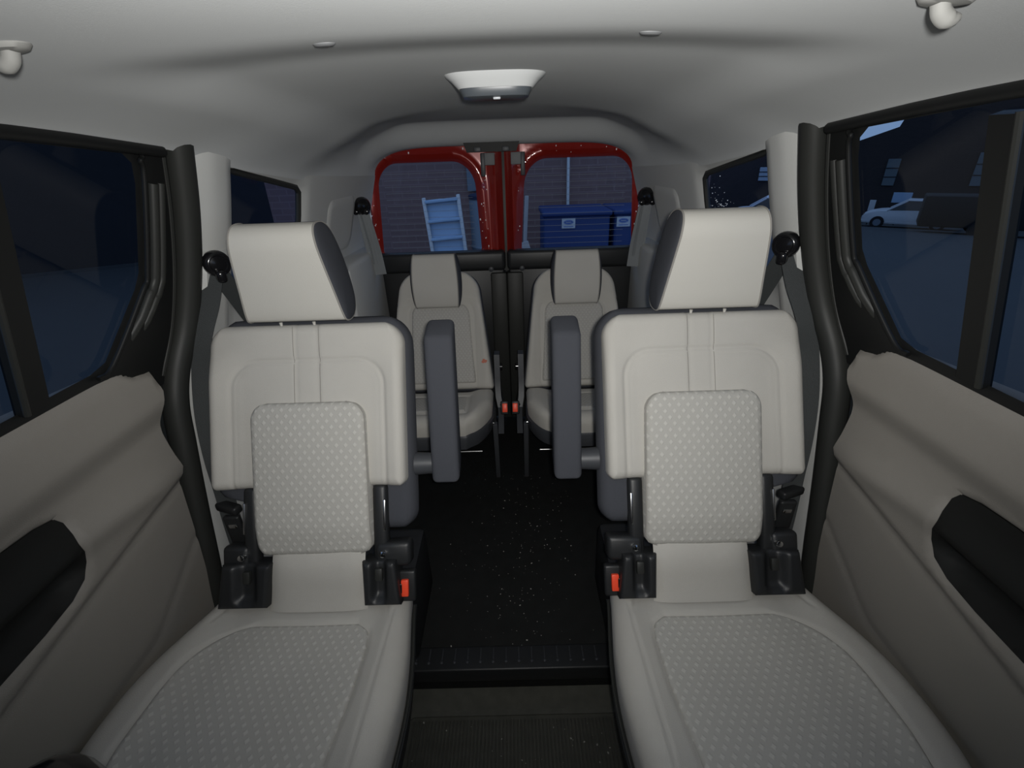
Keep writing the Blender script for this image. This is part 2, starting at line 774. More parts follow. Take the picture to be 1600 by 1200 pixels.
# dome lamp
dome = empty('dome_lamp', (.008, 1.03, ceil_z(0, 1.03)), 'small unlit dome lamp in a flared bezel on the headliner', 'lamp')
m = MB()
prev = []
prof = [(.098, .068, .004), (.093, .064, -.002), (.082, .056, -.010), (.073, .048, -.019), (.070, .045, -.022), (.062, .04, -.022)]
n = 40
for (a, b, h) in prof:
    for k in range(n):
        c, s = cos(2 * pi * k / n), sin(2 * pi * k / n)
        e = 2 / 3.2
        m.v.append((a * math.copysign(abs(c) ** e, c), b * math.copysign(abs(s) ** e, s), h))
for q in range(len(prof) - 1):
    for k in range(n):
        m.f.append((q * n + k, q * n + (k + 1) % n, (q + 1) * n + (k + 1) % n, (q + 1) * n + k))
m.build('bezel', 'headliner', dome)
m = MB()
prof = [(.067, .042, -.018), (.067, .042, -.026), (.062, .038, -.035), (.05, .028, -.038)]
for (a, b, h) in prof:
    for k in range(n):
        c, s = cos(2 * pi * k / n), sin(2 * pi * k / n)
        e = 2 / 4
        m.v.append((a * math.copysign(abs(c) ** e, c), b * math.copysign(abs(s) ** e, s), h))
for q in range(len(prof) - 1):
    for k in range(n):
        m.f.append((q * n + k, q * n + (k + 1) % n, (q + 1) * n + (k + 1) % n, (q + 1) * n + k))
m.f.append(tuple(3 * n + k for k in range(n)))
m.build('lens', 'lamp_lens', dome)
m = MB()
m.add(*rbox(.014, .01, .006, .002, 2, T(.002, -.026, -.0375)))
m.build('switch', 'white_paint', dome)

# two retaining clips on the roof bow
for x, lab in ((-.172, 'oval grey headliner clip on the roof bow, over the dark window side'), (.19, 'oval grey headliner clip on the roof bow, over the parked car side')):
    m = MB()
    m.add(*lathe([(.0135, .004), (.0135, -.0005), (.011, -.002), (.005, -.0025)], Matrix.Diagonal((1, .75, 1, 1)), 24))
    o = m.build('headliner_clip', 'clip_grey')
    o.location = (x, 0.628, ceil_z(x, 0.628))
    nrm = Vector((-(ceil_z(x + .005, 0.628) - ceil_z(x - .005, 0.628)) / .01, -(ceil_z(x, .633) - ceil_z(x, .623)) / .01, 1))
    o.rotation_euler = nrm.to_track_quat('Z', 'Y').to_euler()
    tag(o, lab, 'clip', 'headliner clips')

# coat hooks at the top corners
for s, lab in ((-1, 'grey plastic coat hook on the headliner above the dark sliding-door window'), (1, 'grey plastic coat hook on the headliner above the window with the parked car')):
    y0 = .498 if s < 0 else .468
    x0 = s * (.412 if s < 0 else .385)
    gh = empty('coat_hook', (x0, y0, ceil_z(x0, y0)), lab, 'hook', 'coat hooks on the headliner')
    nz = Vector((-(ceil_z(x0 + .005, y0) - ceil_z(x0 - .005, y0)) / .01, 0, 1))
    gh.rotation_euler = nz.to_track_quat('Z', 'Y').to_euler()
    m = MB()
    m.add(*lathe([(.018, .006), (.018, -.001), (.0155, -.004), (.007, -.005)], Matrix.Diagonal((.85, 1.25, 1, 1)), 28))
    m.build('mount', 'hook_grey', gh)
    m = MB()
    m.add(*tube(catmull([(0, .004, -.003), (0, .0, -.010), (0, -.008, -.014), (0, -.016, -.012)], 5), [.007] * 10 + [.0065, .006, .0055, .005, .004, .003], 12))
    m.build('hook', 'hook_grey', gh)

# ------------------------------------------------------------------ front bulkhead behind the viewer
m = MB()
m.add(*box(-.86, .86, -.70, -.65, -.16, 1.5, .004, 1))
tag(m.build('wall_front', 'black_plastic'), 'dark front end of the cabin behind the viewer', 'wall', kind='structure')

# ------------------------------------------------------------------ side walls, sliding doors, quarter windows
SEAL = [(1.058, 1.43), (1.064, 1.39), (1.078, 1.27), (1.078, 1.14), (1.058, 1.02), (1.015, .92), (.985, .84), (.965, .74), (.935, .58), (.90, .42), (.868, .28), (.85, .1), (.848, -.08)]


def side(s, nm, dn, wn):
    P = lambda y, z, dx=0: Vector((s * (wallX(y, z) + dx), y, z))
    # ---- rear quarter trim with its window opening
    wall = empty(nm, (s * .75, 1.6, 0), 'light grey moulded rear quarter trim ' + ('beside the dark quarter window' if s < 0 else 'beside the speckled quarter window'), 'wall', kind='structure')
    L = lambda p: (p[0] - s * .75, p[1] - 1.6, p[2])
    front = [(y + .012, z) for y, z in SEAL]
    top = [(y, z_edge(y) + (.05 if y < 1.25 else .012)) for y in (2.28, 2.0, 1.75, 1.5, 1.3, 1.22, 1.15)]
    outer = front + [(2.28, -.1)] + top
    hole = [(1.235, 1.05), (1.24, 1.20), (1.232, z_edge(1.23) - .004), (1.45, z_edge(1.45) - .012), (1.585, z_edge(1.6) - .02), (1.605, z_edge(1.6) - .035), (1.615, 1.20), (1.62, 1.05), (1.60, 1.02), (1.26, 1.02)]

    def mp(a, b, do, dh):
        x = wallX(a, b)
        x += .02 * exp(-dh / .012)                      # lip rolls outward into the window
        if a < 1.25:
            dseal = a - lerp_table(sorted([(z, y) for y, z in SEAL]), b)
            x += .03 * exp(-max(dseal, 0) / .02)        # rolls back to the rubber seal
            x -= .012 * sstep(.03, .06, dseal) * sstep(.19, .12, dseal) * sstep(.6, 1.0, b)
        return L((s * x, a, b))
    mm = sheet(outer, [hole], .028, mp)
    mm.build('quarter_trim', 'trim_grey', wall, angle=60)
    # moulded access cover on the pillar by the rear door
    cov = rr_poly(1.80, 2.06, 1.02, 1.225, .04)
    mm = sheet(cov, [], .02, lambda a, b, do, dh: L((s * (wallX(a, b) - .006 + rnd(do, .006)), a, b)))
    mm.build('access_cover', 'trim_grey', wall)
    # cover behind the front belt anchor
    cov = rr_poly(1.085, 1.20, .93, 1.175, .02)
    mm = sheet(cov, [], .02, lambda a, b, do, dh: L((s * (wallX(a, b) - .022 + rnd(do, .012) * 1.6), a, b)))
    mm.build('belt_cover', 'trim_grey', wall)
    # storage ledge beside the third-row seat
    m = MB()
    x0, x1 = (.60, .78)
    bx = box(min(s * x0, s * x1), max(s * x0, s * x1), 1.78, 2.26, .40, .985, .02, 3)
    m.add([L(p) for p in bx[0]], bx[1])
    lg = m.build('side_ledge', 'trim_grey', wall)
    m = MB()
    bx = box(min(s * .605, s * .70), max(s * .605, s * .70), 1.765, 1.80, .955, .992, .006, 2)
    m.add([L(p) for p in bx[0]], bx[1])
    m.build('ledge_lip', 'trim_grey', lg)
    m = MB()
    bx = box(min(s * .64, s * .69), max(s * .64, s * .69), 1.772, 1.79, .895, .905, .003, 2)
    m.add([L(p) for p in bx[0]], bx[1])
    m.build('slot', 'black_plastic', lg)

    # ---- quarter window
    win = empty(wn, (s * .68, 1.42, 1.18), 'tinted rear quarter window ' + ('on the dark side' if s < 0 else 'with specks of frost'), 'window', kind='structure')
    L2 = lambda p: (p[0] - s * .68, p[1] - 1.42, p[2] - 1.18)
    big = [(1.20, .99), (1.20, 1.39), (1.66, 1.33), (1.66, .99)]
    mm = sheet(big, [], .08, lambda a, b, do, dh: L2((s * (wallX(a, b) + .022), a, b)))
    mm.build('glass', 'quarter_glass', win)
    hp = [(1.6 - (1.6 - y) * .985, 1.19 + (z - 1.19) * .985) for y, z in hole]
    m = MB()
    m.add(*tube([L2((s * (wallX(y, z) + .019), y, z)) for y, z in densify(hole, .03)], .009, 8, closed=True))
    m.build('window_gasket', 'rubber', win)
    if s > 0:
        m = MB()
        for k in range(90):
            yy = random.gauss(1.53, .045)
            zz = random.gauss(1.19, .035)
            if not (1.26 < yy < 1.6 and 1.05 < zz < 1.28):
                continue
            r_ = random.choice([.0006, .0008, .0011, .0015])
            bm = bmesh.new()
            bmesh.ops.create_icosphere(bm, subdivisions=1, radius=r_)
            bm.transform(T(*L2((s * (wallX(yy, zz) + .021), yy, zz))))
            bm.verts.index_update()
            m.add([p.co for p in bm.verts], [[q.index for q in f.verts] for f in bm.faces])
            bm.free()
        tag(m.build('frost_speck', 'droplet', win), kind='stuff')

    # ---- sliding door
    door = empty(dn, (s * .8, .5, 0), 'sliding door with beige moulded panel and black pocket, ' + ('its window dark' if s < 0 else 'a parked white car outside its window'), 'door', kind='structure')
    D = lambda p: (p[0] - s * .8, p[1] - .5, p[2])
    # panel: rear edge and top edge follow the photo
    rear = sorted([(.94, .940), (.90, .938), (.86, .925), (.80, .915), (.74, .915), (.705, .917), (.69, .908), (.5, .885), (.3, .855), (.1, .84), (-.1, .84)])
    ztop_tab = [(-.65, 1.02), (.56, 1.012), (.80, .998), (.835, 1.0), (.862, .985), (.885, .962), (.92, .952), (.937, .95)]

    def door_x(y, z):
        x = .80
        # padded upper roll
        x -= .024 * sstep(.815, .885, z)
        x += .016 * sstep(.955, 1.03, z)
        # scooped band under the roll, armrest swell falling forward, lower field
        zarm = .70 + .04 * sstep(.95, .6, y)
        x -= .014 * exp(-((z - zarm + .0) / .03) ** 2) * sstep(1.0, .75, y)
        zd = smooth_table([(.2, .56), (.42, .60), (.62, .636), (.91, .685), (1.0, .70)], y, .1)
        x -= .011 * sstep(zd - .018, zd + .010, z) * sstep(.82, .69, z)
        x += .003 * exp(-((z - zd + .016) / .012) ** 2)
        # faint line lower down
        zl = lerp_table([(.682, .393), (.896, .515)], y)
        x += .003 * exp(-((z - zl) / .010) ** 2)
        return x
    outl = []
    for y, z in [(.2, -.09)]:
        outl.append((y, z))
    outl += [(y, z) for z, y in rear if z < .95]
    outl += [(y, z) for y, z in reversed(ztop_tab) if y > .2] + [(.2, 1.015)]
    pts = [(.24, .80), (.26, .815), (.35, .815), (.53, .812), (.60, .808), (.632, .80), (.64, .785), (.636, .76), (.630, .742), (.634, .72), (.632, .695), (.615, .668), (.58, .652), (.52, .643), (.44, .638), (.3, .632), (.25, .64)]
    mm = sheet(outl, [pts], .0095, lambda a, b, do, dh: D((s * (door_x(a, b) + rnd(do, .014) * sstep(.90, .94, b) + rnd(dh, .008)), a, b)))
    mm.build('door_panel', 'door_beige', door, angle=60)
    mm = sheet([(-.65, -.09), (.205, -.09), (.205, 1.015), (-.65, 1.02)], [], .08, lambda a, b, do, dh: D((s * (door_x(a, b) + .003), a, b)))
    mm.build('front_panel', 'door_beige', door, angle=60)

    def pk_map(a, b, do, dh):
        x = door_x(a, b) + .004
        x += .026 * sstep(.0, .03, do) * sstep(.735, .70, b)        # recess below
        x -= .012 * exp(-((b - .735) / .018) ** 2) * sstep(0, .02, do)
        return D((s * x, a, b))
    mm = sheet(pts, [], .013, pk_map)
    tag(mm.build('door_pocket', 'pocket_black', door, angle=60), 'black moulded armrest pocket')
    mm = sheet([(-.68, -.14), (.95, -.14), (1.06, .5), (1.09, .98), (-.68, .98)], [], .1, lambda a, b, do, dh: D((s * (fX(b) + .035), a, b)))
    mm.build('door_skin', 'rubber', door)
    # dark upper frame around the glass
    gl = [(-.66, 1.0), (.80, 1.005), (.838, 1.015), (.935, 1.135), (.950, 1.165), (.962, 1.33), (.957, 1.366), (.935, 1.382), (.6, 1.407), (.2, 1.415), (-.66, 1.415)]
    oo = [(-.68, .93), (.95, .90), (1.075, .90), (1.09, 1.1), (1.075, 1.46), (-.68, 1.46)]

    def fr_map(a, b, do, dh):
        x = fX(b) + .004
        x += .012 * exp(-dh / .015)
        return D((s * x, a, b))
    mm = sheet(oo, [gl], .014, fr_map)
    mm.build('window_frame', 'frame_black', door, angle=60)
    ridge = [(.80, 1.0), (.838, 1.012), (.935, 1.132), (.952, 1.165), (.964, 1.33), (.957, 1.368), (.93, 1.384), (.6, 1.409), (.2, 1.417), (-.6, 1.417)]
    ridge = [(p.x, p.y) for p in catmull([(a, b, 0) for a, b in ridge], 6)]
    for off, rad in ((.004, .005), (.030, .010), (.052, .008)):
        rp = []
        for k in range(len(ridge)):
            a, b = Vector(ridge[max(k - 1, 0)]), Vector(ridge[min(k + 1, len(ridge) - 1)])
            d_ = (b - a).normalized()
            y_, z_ = ridge[k][0] + d_.y * off, ridge[k][1] - d_.x * off
            if off > .01 and (z_ < 1.0 or y_ < .80):
                continue
            if z_ > (1.33 if off > .01 else 1.42):
                continue
            rp.append(D((s * (fX(z_) + (.002 if off < .01 else .005 + .02 * sstep(1.08, 1.0, z_))), y_, z_)))
        m = MB()
        m.add(*tube(rp, rad, 10))
        m.build('frame_ridge', 'frame_black' if off < .01 else 'rubber', door)
    mm = sheet([(-.68, .96), (.98, .96), (.985, 1.40), (-.68, 1.44)], [], .09, lambda a, b, do, dh: D((s * (fX(b) + .018), a, b)))
    mm.build('glass', 'tinted_glass', door)
    m = MB()
    bar = [(s * (fX(z) + .012), .672 - .02 * (z - 1.2), z) for z in [1.0 + .043 * k for k in range(10)]]
    m.add(*ribbon([D(p) for p in bar], [(0, 1, 0)] * len(bar), .045, .018))
    m.build('divider_bar', 'frame_black', door)
    m = MB()
    bar2 = [(p[0] - s * .01, p[1] - .02, p[2]) for p in bar]
    m.add(*tube([D(p) for p in bar2], .005, 8))
    m.build('bar_trim', 'rubber', door)
    # rubber seal round the rear of the opening
    m = MB()
    sp = [(s * (wallX(y, z) + .012), y, z) for y, z in SEAL]
    m.add(*tube([D(p) for p in catmull(sp, 6)], .029, 14))
    m.build('door_seal', 'rubber', door)
    m = MB()
    sp = [(s * (wallX(y, z) + .022), y - .036, z) for y, z in SEAL[:6]]
    m.add(*tube([D(p) for p in catmull(sp, 6)], .006, 8))
    m.build('seal_lip', 'rubber', door)
    # top seal along the roof edge
    m = MB()
    tp = [(s * (fX(z_edge(y)) - .012), y, z_edge(y) - .006) for y in [-.6 + .1 * k for k in range(17)]]
    m.add(*tube([D(p) for p in tp], .010, 10))
    m.build('top_seal', 'frame_black', door)


side(-1, 'wall_left', 'door_3', 'window_1')
side(1, 'wall_right', 'door_4', 'window_2')

# ------------------------------------------------------------------ rear wall and the two red rear doors
YR = 2.30
op = [(-.628, -.1), (.628, -.1)] + [p for p in rr_poly(-.628, .628, .5, 1.40, .13, 10) if p[1] > .9]
# crown the top edge a little
op = [(x, z + (.022 * (1 - (x / .628) ** 2) if z > 1.2 else 0)) for x, z in op]
mm = sheet([(-.86, -.16), (.86, -.16), (.86, 1.58), (-.86, 1.58)], [op], .04, lambda a, b, do, dh: (a, YR - .018 + .014 * exp(-dh / .012), b))
tag(mm.build('wall_rear', 'trim_grey', angle=60), 'grey trim framing the rear door opening', 'wall', kind='structure')


def rear_door(s, nm, lab):
    dr = empty(nm, (s * .33, YR, 0), lab, 'door', kind='structure')
    L = lambda p: (p[0] - s * .33, p[1] - YR, p[2])
    # glass outline (s*x inner .09/.13 .. outer .59)
    xi_b, xi_t, xo_b, xo_t = (.118, .135, .60, .572)
    if s > 0:
        xi_b, xi_t, xo_b, xo_t = (.076, .10, .612, .585)
    zb, zt = .935, 1.335
    base = rr_poly(0, 1, 0, 1, .0)
    hole = []
    ri, ro = .11, .10
    w = xo_b - xi_b
    for x, z in rr_poly(xi_b, xo_b, zb, zt, (.015, .015, ro, ri) if True else 0, 10):
        t = (z - zb) / (zt - zb)
        q = (x - xi_b) / w
        x2 = (xi_b + (xi_t - xi_b) * t) * (1 - q) + (xo_b + (xo_t - xo_b) * t) * q
        hole.append((s * x2, z))
    outer = [(s * .006, .88)] + [(s * .64, .88)]
    arc = [p for p in rr_poly(-.64, .64, .5, 1.415, .13, 10) if p[1] > .95 and p[0] > .02]
    arc = [(x, z + .02 * (1 - (x / .64) ** 2)) for x, z in arc]
    outer += [(s * x, z) for x, z in arc] + [(s * .006, 1.435)]

    def mp(a, b, do, dh):
        y = YR
        y -= .012 * exp(-((dh - .032) / .012) ** 2)          # pressed ridge round the glass
        y += .018 * exp(-dh / .010)
        c = abs(a)
        if c < .075:
            y -= .030 * exp(-((c - .040) / .014) ** 2)         # upright flange by the gap
            y += .03 * exp(-((c - .008) / .010) ** 2)
        y += .02 * exp(-do / .012) * (1 if c > .1 else 0)
        return L((a, y, b))
    mm = sheet(outer, [hole], .013, mp)
    mm.build('painted_frame', 'red_paint', dr, angle=60)
    gz = [(s * x, z) for x, z in ((.05, .9), (.62, .9), (.60, 1.36), (.07, 1.36))]
    mm = sheet(gz, [], .1, lambda a, b, do, dh: L((a, YR + .024, b)))
    mm.build('glass', 'rear_glass', dr)
    for k in range(13):
        z = .96 + k * .0275
        m = MB()
        bx = box(min(s * (xi_b + .03), s * (xo_t - .02)), max(s * (xi_b + .03), s * (xo_t - .02)), YR + .0222, YR + .0232, z - .0007, z + .0007, 0)
        m.add([L(p) for p in bx[0]], bx[1])
        m.build('defroster_wire', 'roller_grey', dr)
    # black lower lining, with a raised shelf under the glass
    m = MB()
    bx = box(min(s * .012, s * .70), max(s * .012, s * .70), YR - .035, YR + .01, .02, .86, .012, 2)
    m.add([L(p) for p in bx[0]], bx[1])
    ln = m.build('lower_lining', 'black_plastic', dr)
    m = MB()
    bx = box(min(s * .004, s * .69), max(s * .004, s * .69), YR - .055, YR + .01, .85, .946, .02, 3)
    m.add([L(p) for p in bx[0]], bx[1])
    m.build('sill_cover', 'black_plastic', dr)
    m = MB()
    bx = box(min(s * .0, s * .08), max(s * .0, s * .08), YR - .05, YR + .02, .02, .84, .01, 2)
    m.add([L(p) for p in bx[0]], bx[1])
    m.build('centre_post', 'rubber', dr)
    m = MB()
    m.add(*lathe([(.012, 0), (.012, .006), (.006, .009)], T(*L((s * .075, YR - .05, .86))) @ RX(pi / 2), 20))
    m.build('lining_screw', 'grey_plastic', ln)
    # latch plate at the top
    m = MB()
    bx = box(min(s * .035, s * .085), max(s * .035, s * .085), YR - .05, YR - .03, 1.315, 1.365, .004, 2)
    m.add([L(p) for p in bx[0]], bx[1])
    lt = m.build('latch_plate', 'clip_grey', dr)
    m = MB()
    bx = box(min(s * .078, s * .098), max(s * .078, s * .098), YR - .052, YR - .032, 1.27, 1.365, .004, 2)
    m.add([L(p) for p in bx[0]], bx[1])
    m.build('latch_arm', 'grey_plastic', lt)
    # water droplets on the painted frame
    m = MB()
    for k in range(34):
        side_ = random.random()
        if side_ < .6:
            z = random.uniform(.95, 1.3)
            x = xi_b + random.gauss(-.022, .012)
        elif side_ < .85:
            z = random.uniform(.98, 1.3)
            x = xo_b + random.uniform(.0, .025)
        else:
            x = random.uniform(.15, .55)
            z = 1.385 + random.uniform(-.03, .02)
        r_ = random.choice([.0015, .002, .0025, .003])
        bm = bmesh.new()
        bmesh.ops.create_icosphere(bm, subdivisions=2, radius=r_)
        bm.transform(T(*L((s * x, YR - .008, z))) @ Matrix.Diagonal((1, .6, random.uniform(1, 1.8), 1)))
        bm.verts.index_update()
        m.add([p.co for p in bm.verts], [[q.index for q in f.verts] for f in bm.faces])
        bm.free()
    tag(m.build('water_drop', 'droplet', dr), kind='stuff')


def centre_seal():
    m = MB()
    m.add(*box(.33 - .035, .33 + .035, .03, .05, .0, 1.47, .006, 2))
    m.build('centre_seal', 'rubber', bpy.data.objects['door_1'])


rear_door(-1, 'door_1', 'red-framed rear door whose window shows a pale ladder-like rack')
rear_door(1, 'door_2', 'red-framed rear door whose window shows blue bins')

centre_seal()
# black striker bracket over the gap
br = empty('striker_bracket', (-.045, 2.19, 1.398), 'dark metal door striker bracket above the gap between the red rear doors', 'bracket')
mm = sheet([(-.13, .038), (-.105, -.03), (.105, -.03), (.125, .025), (.128, .042), (.118, .038), (.112, .03), (-.11, .03)], [], .02, lambda a, b, do, dh: (a, 0, b), thick=(0, .05, 0))
mm.build('bracket_plate', 'frame_black', br, angle=30)
for q in (-.06, .06):
    m = MB()
    m.add(*rbox(.03, .012, .02, .003, 2, T(q, -.004, -.02)))
    m.build('bracket_tab', 'grey_plastic', br)

# ------------------------------------------------------------------ second-row seats
BACK = radians(27.5)


def headrest(parent, prof, wfun, bulge, front_idx, m, F, leather='leather', cx=0):
    """prof: closed side outline [(depth, height)], front_idx = number of points of the pale sleeve at the start"""
    n = len(prof)
    cd = sum(p[0] for p in prof) / n
    ch = sum(p[1] for p in prof) / n
    K = 14

    def ring_pts(p):
        w = wfun(p[1])
        return [F(cx - w + 2 * w * i / K, p[0], p[1]) for i in range(K + 1)]
    # pale sleeve
    hr = MB()
    for p in prof[:front_idx]:
        hr.v += [tuple(q) for q in ring_pts(p)]
    for j in range(front_idx - 1):
        for i in range(K):
            a = j * (K + 1) + i
            hr.f.append((a, a + 1, a + K + 2, a + K + 1))
    body = hr.build('headrest', leather, parent, angle=50)
    # dark rear shell
    sh = MB()
    pr = prof[front_idx - 1:] + [prof[0]]
    for p in pr:
        sh.v += [tuple(q) for q in ring_pts(p)]
    for j in range(len(pr) - 1):
        for i in range(K):
            a = j * (K + 1) + i
            sh.f.append((a, a + 1, a + K + 2, a + K + 1))
    tag(sh.build('rear_cover', 'dark_fabric', body, angle=50), 'charcoal back of the headrest')
    # dark side panels, gently bulged, with piping
    for sg in (-1, 1):
        c = MB()
        rings = [(cos(k * pi / 22), sin(k * pi / 22) ** .8) for k in range(11)]
        for sc, b in rings:
            for p in prof:
                w = wfun(ch + (p[1] - ch) * sc)
                c.v.append(tuple(F(cx + sg * (w + bulge * b), cd + (p[0] - cd) * sc, ch + (p[1] - ch) * sc)))
        for k in range(len(rings) - 1):
            for i in range(n):
                c.f.append((k * n + i, k * n + (i + 1) % n, (k + 1) * n + (i + 1) % n, (k + 1) * n + i))
        c.f.append(tuple((len(rings) - 1) * n + i for i in range(n)))
        sp = c.build('side_panel', 'dark_fabric', body, angle=50)
        tag(sp, 'charcoal side panel of the headrest')
        q = MB()
        q.add(*tube([F(cx + sg * (wfun(p[1]) + .001), p[0], p[1]) for p in prof], .0022, 6, closed=True))
        q.build('piping', 'seam_grey', body)
    return body


def round_profile(pts, n=6):
    return [(p.x, p.y) for p in catmull([(a, b, 0) for a, b in pts], n, True)]


def second_row_seat(m, label):
    root = empty('second_row_seat', (m * -.475, .80, 0), label, 'seat', 'second-row seats')
    F = frame((0, 0, .47), BACK, m)           # local: y is measured from world .80

    # --- dark back shell
    ext = ext_rr(.085, .622, (-.250, .250), (-.245, .246), .075, .05)
    ext0 = ext
    ext = lambda v: (ext0(v)[0] + .085 * sstep(.185, .155, v), ext0(v)[1])
    sh = pad(ext, .085, .622, 30, 40, lambda u, v, d: -.012 - rnd(d, .035), -.115, F, inset=.06)
    back = sh.build('backrest', 'dark_fabric', root, angle=60)
    tag(back, 'charcoal back shell of the backrest')

    # --- pale facing
    ext = ext_rr(.200, .600, (-.238, .232), (-.242, .232), .055, .02)

    def h(u, v, d):
        w = .012 - rnd(d, .024) * 1.0
        # arch-shaped seam and padded rim outside it
        da = sd_rr(u, v - .26, .185, .25, .065)
        w -= .0042 * exp(-(da / .005) ** 2)
        w += .004 * sstep(-.004, .05, da)
        w -= .0012 * exp(-((da + .012) / .004) ** 2)
        # centre strip seams above the insert
        if v > .36:
            w -= .0026 * exp(-((abs(u) - .027) / .004) ** 2)
            w -= .0012 * sstep(.031, .022, abs(u))
        # bolster
        w += .012 * sstep(.15, .225, abs(u)) * sstep(.56, .45, v)
        return w
    ext2 = ext
    fc = pad(ext2, .200, .600, 110, 110, h, -.03, F)
    facing = fc.build('facing', 'fabric', back, angle=70)
    # thread lines beside the seams
    for uu in (-.0315, .0315):
        q = MB()
        pts = [F(uu, .405 + .187 * k / 16, h(uu, .405 + .187 * k / 16, .1) + .0002) for k in range(17)]
        q.add(*tube(pts, .0009, 5))
        q.build('stitching', 'seam_grey', back)

    # --- patterned insert, proud of the facing
    ext = ext_rr(.042, .408, (-.128, .150), (-.137, .140), .042, .03)

    def hi(u, v, d):
        w = .030 - rnd(d, .017) * .9
        w -= .012 * (1 - sstep(.04, .12, v))
        w += .006 * (1 - (u / .145) ** 2)
        return w
    ip = pad(ext, .042, .408, 40, 50, hi, -.03, F, uvs=True)
    tag(ip.build('patterned_insert', 'pattern', back, angle=70), 'patterned grey centre panel')
    q = MB()
    pts = []
    for k in range(41):
        v = .042 + .366 * k / 40
        pts.append(F(ext(v)[1] - .0012, v, hi(ext(v)[1], v, 0.002)))
    q.add(*tube(pts, .0016, 6))
    q.build('stitching', 'seam_grey', back)

    # --- pale strip between backrest and cushion
    ls = MB()
    K = 20
    prof = [(.075, .005), (.05, .018), (.02, .024), (-.01, .022), (-.04, .016), (-.07, .012), (-.095, .012)]
    prof = [(p.x, p.y) for p in catmull([(a, b, 0) for a, b in prof], 4)]
    for v, w in prof:
        for i in range(K + 1):
            t = -1 + 2 * i / K
            wl = (-.094 - .014 * sstep(.02, -.09, v), .130)
            u = wl[0] + (wl[1] - wl[0]) * (t + 1) / 2
            ls.v.append(tuple(F(u, v, w - .012 * abs(t) ** 6)))
    for j in range(len(prof) - 1):
        for i in range(K):
            a = j * (K + 1) + i
            ls.f.append((a, a + 1, a + K + 2, a + K + 1))
    ls.build('lower_strip', 'fabric', back, angle=60)

    # --- hinge brackets, bolts, covers
    for sd in (-1, 1):
        q = MB()
        u0 = .155 * sd + (.010 if sd > 0 else .004)
        # upright side arm next to the insert
        M = Matrix.Identity(4)
        vv, ff = rbox(.036, .19, .035, .012, 3)
        q.add([F(u0 + a, .11 + b, -.012 + c) for a, b, c in vv], ff)
        arm = q.build('hinge_arm', 'black_plastic', back)
        q = MB()
        vv, ff = rbox(.006, .075, .006, .002, 2)
        q.add([F(u0 + .012 * sd + a, .13 + b, .006 + c) for a, b, c in vv], ff)
        q.build('arm_slot', 'steel', arm)
        # flat bracket, angled outward at the bottom
        q = MB()
        wdt = .085 if sd > 0 else .065
        vv, ff = rbox(wdt, .06, .05, .012, 3)
        q.add([F(sd * (.165 + wdt / 2 - .012) + a, .035 + b + .04 * a * sd, -.015 + c) for a, b, c in vv], ff)
        bk = q.build('hinge_bracket', 'black_plastic', root)
        q = MB()
        cc = F(.170 * sd + .004, .040, .018)
        wn = (F(0, 0, 1) - F(0, 0, 0)).normalized()
        q.add(*lathe([(.0085, -.012), (.0085, .001), (.007, .0035), (.003, .0045)], T(*cc) @ wn.to_track_quat('Z', 'Y').to_matrix().to_4x4(), 16))
        q.build('bolt', 'chrome', bk)
        # moulded hinge cover with a scooped channel
        uo0, uo1 = (.126, .205) if sd > 0 else (.092, .208)
        v0, v1 = -.078, .026

        def extc(v, uo0=uo0, uo1=uo1, sd=sd):
            t = (v - v0) / (v1 - v0)
            a0 = uo0 + (.004 if sd > 0 else .012) * (1 - t)
            a1 = uo1 + .012 * (1 - t)
            return (a0, a1) if sd > 0 else (-a1, -a0)

        def hc(u, v, d, uo0=uo0, uo1=uo1):
            t = (abs(u) - uo0) / (uo1 - uo0)
            w = .032 - rnd(d, .010)
            w -= .020 * sstep(.22, .42, t) * sstep(.80, .6, t) * sstep(-.075, -.05, v)
            w -= .010 * sstep(.0, .05, v) * 0
            return w
        q = pad(extc, v0, v1, 28, 14, hc, -.03, F)
        hcv = q.build('hinge_cover', 'black_plastic', root, angle=50)
        q = MB()
        vv, ff = rbox(.018, .03, .014, .004, 2)
        q.add([F(sd * (uo0 + .5 * (uo1 - uo0)) + a, -.005 + b, .022 + c) for a, b, c in vv], ff)
        q.build('release_tab', 'rubber', hcv)

    # --- buckle on the inner side
    q = MB()
    vv, ff = rbox(.040, .075, .022, .006, 3)
    q.add([F(.226 + a, -.045 + b, -.012 + c) for a, b, c in vv], ff)
    bkl = q.build('buckle', 'black_plastic', root)
    q = MB()
    vv, ff = rbox(.018, .040, .012, .003, 2)
    q.add([F(.222 + a, -.046 + b, .004 + c) for a, b, c in vv], ff)
    rb = q.build('release_button', 'buckle_red', bkl)
    tag(rb, 'bright red buckle button')
    q = MB()
    vv, ff = rbox(.009, .024, .010, .003, 2)
    q.add([F(.212 + a, -.046 + b, .007 + c) for a, b, c in vv], ff)
    q.build('tongue_slot', 'gloss_black', bkl)

    # --- armrest folded up on the inner side
    q = MB()
    vv, ff = rbox(.068, .41, .085, .014, 4)
    pts = []
    for a, b, c in vv:
        t = (b + .205) / .41
        pts.append(Vector((m * (.324 + a), .145 + .105 * t + c * .95 - 0.0, .645 + .348 * t + c * .25)))
    q.add(pts, ff)
    ar = q.build('armrest', 'dark_fabric', root)
    tag(ar, 'charcoal armrest folded upright')
    q = MB()
    q.add(*cyl((m * .245, .155, .665), (m * .325, .155, .665), .029, .024, 24))
    q.build('armrest_pivot', 'grey_plastic', root)

    # --- headrest
    HF = lambda u, d, hgt: Vector((m * u, .27 + d, hgt))
